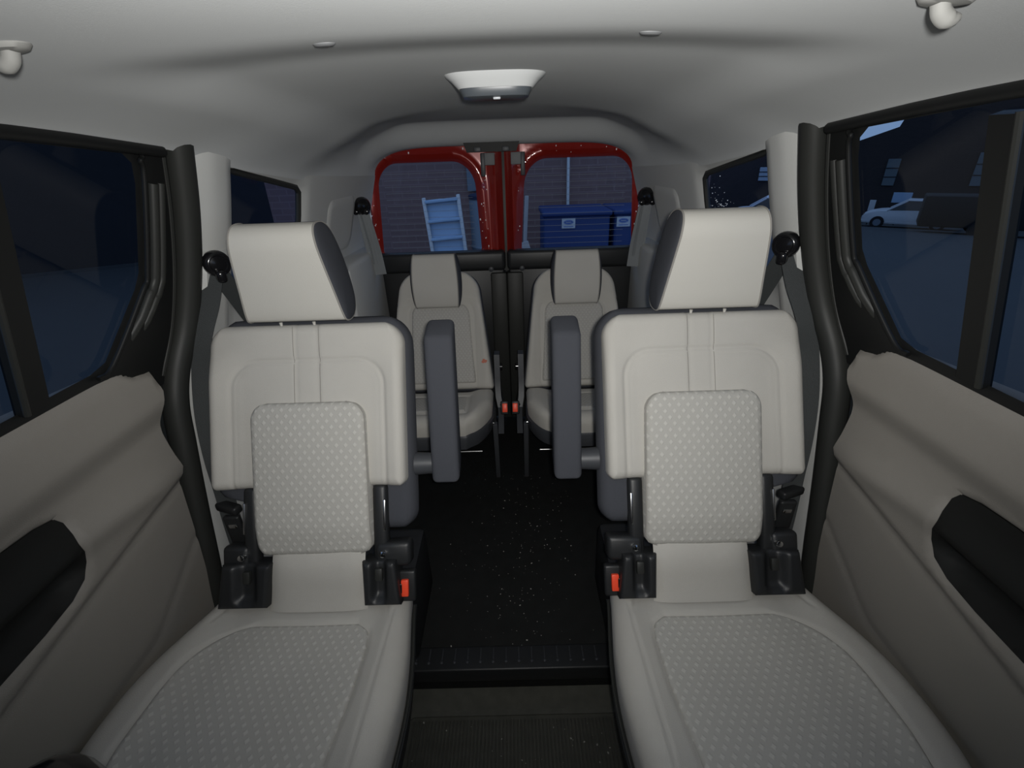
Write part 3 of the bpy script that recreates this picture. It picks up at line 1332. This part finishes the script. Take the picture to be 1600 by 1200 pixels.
    prof = round_profile([(-.0, 1.012), (-.012, 1.03), (-.022, 1.09), (-.033, 1.16), (-.036, 1.195), (-.028, 1.222), (-.006, 1.236), (.035, 1.234), (.068, 1.212), (.088, 1.16), (.094, 1.10), (.088, 1.045), (.062, 1.014), (.03, 1.007)], 5)
    wf = lambda z: .118 - .030 * ((max(z, 1.0) - 1.01) / .24) + .0 * z
    k = 6 * 5 + 3
    hd = headrest(root, prof, wf, .012, k, m, HF, cx=-.018)
    for u in (-.058, .022):
        q = MB()
        q.add(*cyl((m * u, .325, .97), (m * u, .315, 1.03), .006, None, 14))
        q.build('headrest_post', 'steel', hd)
        q = MB()
        q.add(*cyl((m * u, .262, 1.012), (m * u, .262, 1.004), .004, .003, 10))
        q.build('clip_tab', 'leather', hd)

    # --- cushion
    Y0 = .80
    outer_tab = [(-.50, .285), (-.42, .31), (-.30, .322), (-.19, .317), (-.09, .287), (-.02, .258), (.02, .245)]
    inner_tab = [(-.50, .235), (-.38, .246), (-.28, .255), (-.18, .252), (-.09, .238), (-.02, .226), (.02, .22)]

    def topz(u, y):
        z = .385 + .03 * sstep(0.0, -.4, y) - .05 * sstep(-.40, -.52, y) ** 2
        z += .014 * sstep(.15, .21, u) + .016 * sstep(-.17, -.25, u)
        z -= .012 * exp(-((u - .0) / .12) ** 2 - ((y + .22) / .12) ** 2)
        return z
    io_tab = [(-.46, .225), (-.35, .236), (-.24, .234), (-.19, .228), (-.15, .213), (-.12, .193), (-.10, .17), (-.09, .15), (-.082, .115)]
    ii_tab = [(-.46, .140), (-.37, .146), (-.25, .156), (-.14, .154), (-.115, .150), (-.10, .144), (-.09, .133), (-.082, .11)]
    ext = lambda v: (-smooth_table(outer_tab, v, .05), smooth_table(inner_tab, v, .05))
    CF = lambda u, v, w: Vector((m * u, v, w))

    def hcush(u, v, d):
        z = topz(u, v) - rnd(d, .05) * .9
        ul = -smooth_table(io_tab, v, .008)
        ur = smooth_table(ii_tab, v, .008)
        dd = max(ul - u, u - ur, v + .082)
        z -= .006 * exp(-(dd / .006) ** 2)
        z -= .008 * sstep(.002, -.01, dd)
        # seam running along the bolster and the rear corners
        z -= .003 * exp(-((u - .195) / .004) ** 2) * (1 if v < -.05 else 0)
        z -= .003 * exp(-((abs(u + .02) - .205 + .35 * (v + .07)) / .004) ** 2) * sstep(-.09, -.07, v)
        return z
    q = pad(ext, -.50, .015, 110, 100, hcush, .30, CF, inset=.02)
    cu = q.build('cushion', 'fabric', root, angle=70)
    exti = lambda v: (-smooth_table(io_tab, v, .008), smooth_table(ii_tab, v, .008))
    q = pad(exti, -.46, -.082, 40, 40, lambda u, v, d: topz(u, v) + .0005 - rnd(d, .008) * .8, .36, CF, uvs=True)
    tag(q.build('patterned_insert', 'pattern', cu, angle=70), 'patterned grey seat centre')
    extb = lambda v: (ext(v)[0] + .004, ext(v)[1] + .006)
    q = pad(extb, -.49, .02, 20, 20, lambda u, v, d: .325 - rnd(d, .01), .24, CF, inset=.04)
    q.build('seat_pan', 'black_plastic', root, angle=50)
    q = MB()
    q.add(*tube([CF(ext(v)[1] + .004, v, .333) for v in [-.48 + .02 * k for k in range(25)]], .004, 8))
    q.build('piping', 'rubber', cu)
    q = MB()
    b0 = box(-.20, .19, .06, .36, 0.002, .26, .02, 2)
    q.add([(m * a, b, c) for a, b, c in b0[0]], b0[1])
    q.build('seat_base', 'black_plastic', root)
    for u in (-.17, .15):
        q = MB()
        b0 = box(u - .02, u + .02, -.36, -.30, -.088, .26, .008, 2)
        q.add([(m * a, b, c) for a, b, c in b0[0]], b0[1])
        q.build('leg', 'black_plastic', root)
    return root


second_row_seat(1, 'grey captain seat with dark folded armrest, beside the dark sliding-door window')
second_row_seat(-1, 'grey captain seat with dark folded armrest, beside the window showing a parked car')

# ------------------------------------------------------------------ third-row seats


def third_row_seat(m, label, mark):
    root = empty('third_row_seat', (m * -.292, 1.79, 0), label, 'seat', 'third-row seats')
    A = radians(22.5)
    F = frame((0, 0, .44), A, m)
    ext = ext_rr(.0, .515, (-.222, .226), (-.165, .165), .085, .02)

    def extf(v):
        a, b = ext(v)
        return a, b
    sh = pad(lambda v: (ext(v)[0] - .006, ext(v)[1] + .006), -.01, .52, 24, 24, lambda u, v, d: -.012 - rnd(d, .02), -.08, F, inset=.05)
    back = sh.build('backrest', 'dark_fabric', root, angle=60)

    def h(u, v, d):
        w = .012 - rnd(d, .022)
        da = sd_rr(u - .008, v - .16, .140, .22, .05)
        w -= .005 * exp(-(da / .005) ** 2)
        w += .014 * sstep(0, .05, da) * sstep(.45, .35, v)
        w -= .004 * exp(-((v - .42 + .25 * abs(u)) / .006) ** 2)
        return w
    fc = pad(extf, .004, .513, 60, 60, h, -.02, F)
    fc.build('facing', 'fabric', back, angle=70)
    exti = ext_rr(.03, .375, (-.130, .148), (-.118, .130), .045, .0)
    ip = pad(exti, .03, .375, 24, 30, lambda u, v, d: .020 - rnd(d, .012), 0, F, uvs=True)
    tag(ip.build('patterned_insert', 'pattern_fine', back, angle=70), 'finely patterned grey centre panel')
    if mark:
        mm = sheet([(.012 * cos(k * .524) * (1 + .25 * sin(k * 2.1)), .009 * sin(k * .524) * (1 + .3 * cos(k * 1.7))) for k in range(12)], [], .006, lambda a, b, do, dh: F(.188 + a, .125 + b, h(.188, .125, .04) + .0025))
        tag(mm.build('red_mark', 'red_mark', back), 'small red smudge on the fabric')
    # headrest, lowered in front of the backrest
    HF = lambda u, d, hgt: Vector((m * u, .10 + d, hgt))
    prof = round_profile([(.0, .785), (-.012, .80), (-.014, .86), (-.006, .93), (.004, .975), (.016, .996), (.036, 1.0), (.07, .99), (.085, .95), (.085, .87), (.06, .80), (.03, .782)], 5)
    wf = lambda z: .092 - .006 * abs((z - .88) / .1) ** 2
    headrest(root, prof, wf, .014, 7 * 5 + 1, m, HF, 'fabric')
    # cushion
    CF = lambda u, v, w: Vector((m * u, v, w))
    ot = [(-.262, .10), (-.25, .13), (-.22, .163), (-.17, .19), (-.11, .212), (.02, .212)]
    ext2 = lambda v: (-smooth_table(ot, v, .016), smooth_table(ot, v, .016) + .008)

    def hc(u, v, d):
        z = .435 + .008 * sstep(0, -.2, v) - rnd(d, .04) * .9
        z += .012 * sstep(.11, .17, abs(u))
        dd = max(abs(u) - .12, v + .05, -.2 - v)
        z -= .006 * exp(-(dd / .006) ** 2)
        return z
    q = pad(ext2, -.262, .02, 50, 50, hc, .365, CF, inset=.02)
    cu = q.build('cushion', 'fabric', root, angle=70)
    q = pad(lambda v: (-.115, .115), -.19, -.055, 16, 16, lambda u, v, d: hc(u, v, .2) + .003 - rnd(d, .006), .40, CF, uvs=True)
    q.build('patterned_insert', 'pattern_fine', cu, angle=70)
    q = pad(lambda v: (ext2(v)[0] - .004, ext2(v)[1] + .004), -.265, .03, 24, 24, lambda u, v, d: .372 - rnd(d, .01), .305, CF, inset=.05)
    q.build('seat_pan', 'grey_plastic', root, angle=50)
    # inner side hinge: upright plate that narrows into an arm
    q = MB()
    mm = sheet([(-.14, .30), (-.02, .36), (.02, .44), (.055, .58), (.10, .58), (.085, .44), (.05, .36), (.02, .30)], [], .03, lambda a, b, do, dh: (m * (.228 + .012 * sstep(.42, .34, b)), a, b), thick=(m * .024, 0, 0))
    hp = mm.build('hinge_plate', 'grey_plastic', root, angle=30)
    q = MB()
    q.add(*cyl((m * .238, .062, .52), (m * .262, .062, .52), .016, None, 18))
    q.build('hinge_cap', 'gloss_black', hp)
    # legs and cross bars
    q = MB()
    q.add(*rbox(.022, .026, .325, .005, 2, T(m * .226, -.07, .165) @ RX(radians(9))))
    q.build('leg', 'grey_plastic', root)
    q = MB()
    q.add(*rbox(.022, .026, .325, .005, 2, T(m * -.20, -.07, .165) @ RX(radians(9))))
    q.build('leg', 'grey_plastic', root)
    q = MB()
    q.add(*rbox(.018, .03, .30, .004, 2, T(m * .215, .10, .15)))
    q.build('leg', 'black_plastic', root)
    q = MB()
    q.add(*rbox(.018, .03, .30, .004, 2, T(m * -.19, .10, .15)))
    q.build('leg', 'black_plastic', root)
    q = MB()
    q.add(*cyl((m * -.21, -.17, .235), (m * .17, -.17, .235), .005, None, 12))
    q.build('front_bar', 'steel', root)
    q = MB()
    q.add(*cyl((m * .195, -.10, .33), (m * .222, -.10, .33), .006, None, 12))
    q.build('pivot_pin', 'chrome', root)
    # buckle on a stalk
    q = MB()
    q.add(*tube(catmull([(m * .245, .05, .33), (m * .252, .0, .36), (m * .258, -.03, .38)], 5), .008, 8))
    bk = q.build('buckle', 'black_plastic', root)
    q = MB()
    q.add(*rbox(.034, .028, .058, .006, 2, T(m * .268, -.055, .378) @ RX(radians(-25))))
    q.build('buckle_body', 'black_plastic', bk)
    q = MB()
    q.add(*rbox(.022, .012, .038, .003, 2, T(m * .270, -.069, .385) @ RX(radians(-25))))
    tag(q.build('release_button', 'buckle_red', bk), 'red buckle button')
    return root


third_row_seat(1, 'small grey third-row seat with a red smudge on its backrest', True)
third_row_seat(-1, 'small grey third-row seat in front of the rear door showing blue bins', False)

# ------------------------------------------------------------------ seat belts


def belt2(s, label):
    P0 = Vector((s * .676, 1.115, 1.147))
    root = empty('seat_belt', P0, label, 'seat belt', 'second-row seat belts')
    L = lambda p: Vector(p) - P0
    q = MB()
    wn = Vector((-s * .75, -.65, .0)).normalized()
    M = wn.to_track_quat('Z', 'Y').to_matrix().to_4x4()
    q.add(*lathe([(.022, -.02), (.029, -.012), (.031, .0), (.029, .010), (.024, .015), (.020, .0155), (.018, .013), (.010, .015), (.003, .016)], M, 26))
    an = q.build('belt_anchor', 'gloss_black', root)
    q = MB()
    q.add(*rbox(.058, .022, .03, .008, 3, T(0, 0, -.028) @ RZ(s * .9)))
    q.build('belt_guide', 'gloss_black', an)
    pts = catmull([(s * .685, 1.11, 1.13), (s * .702, 1.085, 1.06), (s * .728, 1.055, .985), (s * .747, 1.035, .90), (s * .752, 1.0, .80), (s * .745, .968, .70), (s * .735, .945, .60), (s * .728, .925, .50), (s * .722, .91, .40), (s * .72, .90, .30)], 6)
    n = len(pts)
    wd = [Vector((1, -.2 * s, 0)).lerp(Vector((.75, -.65 * s, 0)), i / n) for i in range(n)]
    q = MB()
    q.add(*ribbon([L(p) for p in pts], wd, .042))
    q.build('webbing', 'webbing', root)
    pts = catmull([(s * .688, 1.13, 1.12), (s * .67, 1.16, 1.03), (s * .65, 1.19, .92), (s * .65, 1.2, .8)], 6)
    q = MB()
    q.add(*ribbon([L(p) for p in pts], [(1, -.3 * s, 0)] * len(pts), .045))
    q.build('webbing', 'webbing', root)
    q = MB()
    q.add(*rbox(.070, .026, .024, .007, 3, T(*L((s * .722, .925, .565))) @ RZ(s * .35)))
    tg = q.build('latch_tongue', 'black_plastic', root)
    q = MB()
    q.add(*rbox(.042, .016, .10, .006, 3, T(*L((s * .708, .905, .505)))))
    q.build('tongue_cover', 'black_plastic', tg)
    q = MB()
    q.add(*rbox(.022, .004, .012, .0015, 2, T(*L((s * .706, .896, .528)))))
    q.build('tongue_plate', 'chrome', tg)


belt2(-1, 'black seat belt hanging from its anchor behind the seat by the dark window')
belt2(1, 'black seat belt hanging from its anchor behind the seat by the parked car window')


def belt3(s, label):
    P0 = Vector((s * .602, 2.09, 1.178))
    root = empty('seat_belt', P0, label, 'seat belt', 'third-row seat belts')
    L = lambda p: Vector(p) - P0
    wn = Vector((-s * .7, -.7, .0)).normalized()
    M = wn.to_track_quat('Z', 'Y').to_matrix().to_4x4()
    q = MB()
    q.add(*lathe([(.026, -.02), (.036, -.010), (.038, .006), (.03, .02), (.012, .026)], M, 24))
    an = q.build('belt_anchor', 'gloss_black', root)
    for k in (-1, 1):
        q = MB()
        q.add(*lathe([(.012, -.01), (.012, .006), (.006, .010)], T(*(L(P0) + Vector((k * .022, -.022, -.02)))) @ RX(pi / 2), 16))
        q.build('anchor_lug', 'gloss_black', an)
    pts = catmull([(s * .597, 2.075, 1.15), (s * .592, 2.09, 1.07), (s * .588, 2.11, .98), (s * .586, 2.12, .88)], 6)
    q = MB()
    q.add(*ribbon([L(p) for p in pts], [(1, -.2 * s, 0)] * len(pts), [.05 + .022 * i / len(pts) for i in range(len(pts))]))
    q.build('webbing', 'webbing_grey', root)
    for k in (-.5, .5):
        q = MB()
        q.add(*ribbon([L(p + Vector((k * .025, -.004, 0))) for p in pts[:-3]], [(1, -.9 * s * k, 0)] * (len(pts) - 3), .012))
        q.build('webbing_fold', 'webbing_grey', root)


belt3(-1, 'grey seat belt hanging beside the red rear door with the pale rack outside')
belt3(1, 'grey seat belt hanging beside the red rear door with blue bins outside')

# ------------------------------------------------------------------ corner of a front seat
fs = empty('front_seat', (-.47, .022, -.09), 'dark front seat, only the rounded corner of its backrest in view', 'seat')
fs.rotation_euler = (0, 0, radians(-24))
q = MB()
vv, ff = rbox(.46, .15, .64, .065, 6)
q.add([(a, .115 + b + .10 * (c + .31), .50 + c + (.015 * (1 - (a / .23) ** 2) if c > .2 else 0)) for a, b, c in vv], ff)
q.build('backrest', 'gloss_black', fs)
q = MB()
q.add(*rbox(.44, .40, .14, .05, 4, T(0, -.16, .30)))
q.build('cushion', 'dark_fabric', fs)
q = MB()
q.add(*rbox(.34, .34, .228, .02, 2, T(0, -.16, .116)))
q.build('seat_base', 'black_plastic', fs)

# ------------------------------------------------------------------ outside


def gz(x, y):
    d = sqrt(max(0, x) ** 2 + y * y)
    return -.5 - .0883 * max(0, d - 5) * sstep(-.5, 3, x)


q = MB()
n = 60
for j in range(n + 1):
    for i in range(n + 1):
        x = -30 + 75 * i / n
        y = -15 + 65 * j / n
        q.v.append((x, y, gz(x, y)))
for j in range(n):
    for i in range(n):
        a = j * (n + 1) + i
        q.f.append((a, a + 1, a + n + 2, a + n + 1))
tag(q.build('ground', 'asphalt', recalc=False), 'dark asphalt of the parking lot', 'ground', kind='structure')

# brick building behind the van
bd = empty('brick_building', (0, 6.35, -.6), 'brick building wall right behind the van', 'building')
q = MB()
q.add(*box(-3.0, 2.5, -.15, .15, 0, 4.2, 0))
q.build('wall', 'brick', bd, smooth=False)
q = MB()
q.add(*box(-.50, -.22, -.2, -.1, 1.55, 4.0, .02, 2))
q.build('downpipe', 'roller_grey', bd)
q = MB()
q.add(*cyl((.745, -.2, .9), (.735, -.2, 1.99), .018, None, 12))
q.build('white_pipe', 'white_paint', bd)

# pale ladder-like rack
rk = empty('storage_rack', (-.56, 5.0, -.5), 'pale blue rack with three cross bars standing by the brick wall', 'rack')
for x in (-.185, .165):
    q = MB()
    q.add(*rbox(.035, .05, 1.5, .006, 2, T(x, 0, .75)))
    q.build('upright', 'white_paint', rk)
q = MB()
q.add(*rbox(.32, .03, 1.44, .006, 2, T(-.01, .03, .75)))
q.build('back_panel', 'pale_blue', rk)
for z in (.37, .55, .73, .91, 1.09, 1.27, 1.46):
    q = MB()
    q.add(*rbox(.33, .06, .03, .006, 2, T(-.01, -.005, z)))
    q.build('cross_bar', 'pale_blue', rk)
rk.rotation_euler = (0, radians(-4), 0)
# dark drum beside it
dm = empty('storage_drum', (-.16, 5.2, -.5), 'dark blue drum standing beside the pale rack', 'drum')
q = MB()
q.add(*lathe([(.24, 0), (.25, .03), (.25, .45), (.26, .47), (.25, .49), (.25, .95), (.26, .97), (.25, .99), (.25, 1.42), (.24, 1.45)], Matrix.Identity(4), 32))
q.build('drum_shell', 'roller_grey', dm)
q = MB()
q.add(*lathe([(.255, 1.45), (.255, 1.48), (.23, 1.49)], Matrix.Identity(4), 32))
q.build('lid', 'bin_dark', dm)


def blue_bin(x0, x1, y, ztop, cardx, label):
    b = empty('waste_bin', ((x0 + x1) / 2, y, -.5), label, 'bin', 'blue bins behind the van')
    w = x1 - x0
    q = MB()
    vv, ff = rbox(w, .6, ztop + .5 - .12, .03, 3, T(0, 0, (ztop + .5) / 2 + .06))
    q.add(vv, ff)
    bd_ = q.build('bin_body', 'bin_blue', b)
    q = MB()
    q.add(*rbox(w + .03, .64, .05, .02, 3, T(0, 0, ztop + .5)))
    q.build('lid', 'bin_blue', b)
    for sx in (-1, 1):
        q = MB()
        q.add(*cyl((sx * w * .38, -.02, .06), (sx * w * .38 + .04, -.02, .06), .06, None, 16))
        q.build('wheel', 'tire', b)
    for zz in (.45, .75):
        q = MB()
        q.add(*rbox(w * .86, .02, .05, .008, 2, T(0, -.302, zz)))
        q.build('moulded_rib', 'bin_blue', bd_)
    cx = cardx - (x0 + x1) / 2
    q = MB()
    q.add(*rbox(.125, .006, .088, .001, 1, T(cx, -.306, 1.26)))
    cd = q.build('sticker', 'white_card', b)
    tag(cd, 'white sticker with a blue oval emblem')
    q = MB()
    q.v = [(cx + .046 * cos(k * pi / 16), -.3105, 1.27 + .021 * sin(k * pi / 16)) for k in range(32)]
    q.f = [tuple(range(32))]
    q.build('oval_emblem', 'logo_blue', cd, smooth=False)
    q = MB()
    q.add(*tube([(cx + .041 * cos(k * pi / 12), -.3112, 1.27 + .017 * sin(k * pi / 12)) for k in range(24)], .0012, 5, closed=True))
    q.build('emblem_ring', 'white_card', cd)
    q = MB()
    q.add(*tube([(cx - .026 + .052 * k / 24, -.3112, 1.27 + .007 * sin(k * 1.3)) for k in range(25)], .0016, 5))
    q.build('emblem_script', 'white_card', cd)
    q = MB()
    q.add(*rbox(.09, .001, .006, 0, 1, T(cx, -.3098, 1.232)))
    q.build('printed_line', 'logo_blue', cd)


blue_bin(.33, .95, 4.8, .84, .56, 'blue wheeled bin with a centred white sticker, by the leaning planks')
blue_bin(.99, 1.72, 4.8, .84, 1.07, 'blue wheeled bin with a white sticker near its edge')
for (x, tilt, lab) in ((.17, 7, 'thin pale plank leaning upright by the blue bin'), (.30, -16, 'wide weathered plank leaning beside the blue bin')):
    q = MB()
    wd_ = .035 if tilt > 0 else .075
    hh_ = 1.5 if tilt > 0 else 1.15
    q.add(*rbox(wd_, .03, hh_, .004, 1, T(0, 0, hh_ / 2)))
    o = q.build('wood_plank', 'wood_grey')
    o.location = (x - (.08 if tilt > 0 else -.16), 4.50 if tilt > 0 else 4.36, -.49)
    o.rotation_euler = (radians(-6), radians(tilt * .5 if tilt > 0 else tilt), 0)
    tag(o, lab, 'plank')

# dark building on the left
lb = empty('dark_building', (-9.5, 8.9, -.5), 'dark building across the asphalt, outside the left sliding door', 'building')
q = MB()
q.add(*box(-12, 5.2, 0, .4, -.3, 7, .0))
q.build('wall', 'dark_wall', lb, smooth=False)
q = MB()
q.add(*box(-12, 5.2, -.05, 0, -.02, .06, .0))
q.build('kerb', 'asphalt', lb, smooth=False)
lb.rotation_euler = (0, 0, radians(27))

# buildings far right
rb_ = empty('distant_building', (27.2, 36, -4.2), 'dark brick building with tall pale windows behind the parked white car', 'building')
rb_.rotation_euler = (0, 0, radians(-38))
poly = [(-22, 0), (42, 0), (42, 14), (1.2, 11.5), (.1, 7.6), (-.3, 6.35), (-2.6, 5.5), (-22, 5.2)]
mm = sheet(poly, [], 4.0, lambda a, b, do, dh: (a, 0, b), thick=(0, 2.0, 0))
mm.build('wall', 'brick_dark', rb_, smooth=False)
for (x, z0, z1, w) in ((0, 2.62, 4.36, .36), (4.75, 2.64, 4.65, .40), (9.6, 2.7, 4.8, .42), (-8, 2.9, 3.9, .6)):
    q = MB()
    q.add(*box(x - w, x + w, -.12, .0, z0, z1, .02, 1))
    wn_ = q.build('window', 'window_pane' if w < .5 else 'window_lit', rb_)
    for k in (.33, .66):
        q = MB()
        zz = z0 + (z1 - z0) * k
        q.add(*box(x - w, x + w, -.15, -.1, zz - .03, zz + .03, .0))
        q.build('glazing_bar', 'dark_wall', wn_)
# dark trailer in front of it
tr = empty('dark_trailer', (23.3, 23.45, gz(23.3, 23.45)), 'black box trailer parked beside the white car', 'trailer')
tr.rotation_euler = (0, 0, radians(-37))
q = MB()
q.add(*rbox(5.5, 1.8, 1.45, .08, 2, T(0, 0, 1.1)))
q.build('box_body', 'tire', tr)
for x in (-.5, .5):
    for sy in (-1, 1):
        q = MB()
        q.add(*cyl((x, sy * .95, .33), (x, sy * .7, .33), .33, None, 20))
        q.build('wheel', 'tire', tr)
# blue sign and a white post behind the car
for (x, y, w, h, z, lab, mt) in ((24.6, 31.0, .95, .6, 1.55, 'blue sign board standing behind the parked white car', 'pale_blue'), (22.85, 31.0, .32, .75, 1.0, 'small white sign on a post near the parked white car', 'white_paint')):
    sg = empty('sign_post', (x, y, gz(x, y)), lab, 'sign')
    sg.rotation_euler = (0, 0, radians(-38))
    q = MB()
    q.add(*cyl((0, 0, 0), (0, 0, z + .1), .03, None, 10))
    q.build('post', 'dark_wall', sg)
    q = MB()
    q.add(*rbox(w, .03, h, .01, 1, T(0, -.04, z + .1)))
    q.build('board', mt, sg)


def car(loc, rz, label):
    c = empty('parked_car', loc, label, 'car')
    c.rotation_euler = (0, 0, rz)
    # side outline, x forward (+), lofted across with tumblehome
    low = [(-2.15, .35), (-2.2, .75), (-2.1, 1.0), (-1.6, 1.05), (.95, 1.0), (1.75, .90), (2.15, .74), (2.2, .45), (2.1, .28), (-2.05, .28)]
    out = [(p.x, p.y) for p in catmull([(a, b, 0) for a, b in low], 5, True)]
    q = MB()
    K = [(-.88, .94), (-.86, .98), (-.6, 1.0), (0, 1.01), (.6, 1.0), (.86, .98), (.88, .94)]
    for yy, sc in K:
        q.v += [(x * sc, yy, .62 + (z - .62) * sc) for x, z in out]
    N_ = len(out)
    for k in range(len(K) - 1):
        for i in range(N_):
            q.f.append((k * N_ + i, k * N_ + (i + 1) % N_, (k + 1) * N_ + (i + 1) % N_, (k + 1) * N_ + i))
    q.f.append(tuple(range(N_)))
    q.f.append(tuple((len(K) - 1) * N_ + i for i in range(N_)))
    q.build('body', 'white_paint', c)
    q = MB()
    a = [(-2.0, .86, 1.0), (1.05, .86, .98), (.25, .66, 1.5), (-1.65, .66, 1.52)]
    q.v = [(x, y, z) for x, y, z in a] + [(x, -y, z) for x, y, z in a]
    q.f = [(0, 1, 2, 3), (7, 6, 5, 4), (3, 2, 6, 7), (1, 0, 4, 5), (0, 3, 7, 4), (2, 1, 5, 6)]
    g_ = q.build('glasshouse', 'gloss_black', c, smooth=False)
    q = MB()
    q.add(*rbox(1.95, 1.34, .06, .03, 2, T(-.7, 0, 1.53)))
    q.build('roof', 'white_paint', c)
    for sy in (-1, 1):
        for (xa, xb) in ((1.05, .25), (-.55, -.6), (-2.0, -1.65)):
            q = MB()
            q.add(*tube([(xa, sy * .86, .99), (xb, sy * .665, 1.51)], .045, 8))
            q.build('pillar', 'white_paint', c)
    for x in (-1.35, 1.38):
        for sy in (-1, 1):
            q = MB()
            q.add(*cyl((x, sy * .72, .33), (x, sy * .93, .33), .34, None, 24))
            w_ = q.build('wheel', 'tire', c)
            q = MB()
            q.add(*cyl((x, sy * .90, .33), (x, sy * .945, .33), .19, None, 20))
            q.build('hub', 'roller_grey', w_)
    for sy in (-1, 1):
        q = MB()
        q.add(*rbox(.25, .3, .12, .04, 2, T(2.06, sy * .62, .72)))
        q.build('headlight', 'gloss_black', c)
    q = MB()
    q.add(*rbox(.1, 1.1, .2, .03, 2, T(2.17, 0, .5)))
    q.build('grille', 'gloss_black', c)
    return c


car((23.1, 28.1, gz(23.1, 28.1)), radians(138), 'white car parked across the lot, seen through the sliding-door window')
car((13.5, 25.4, gz(13.5, 25.4)), radians(150), 'white car parked far off, glimpsed through the speckled quarter window')
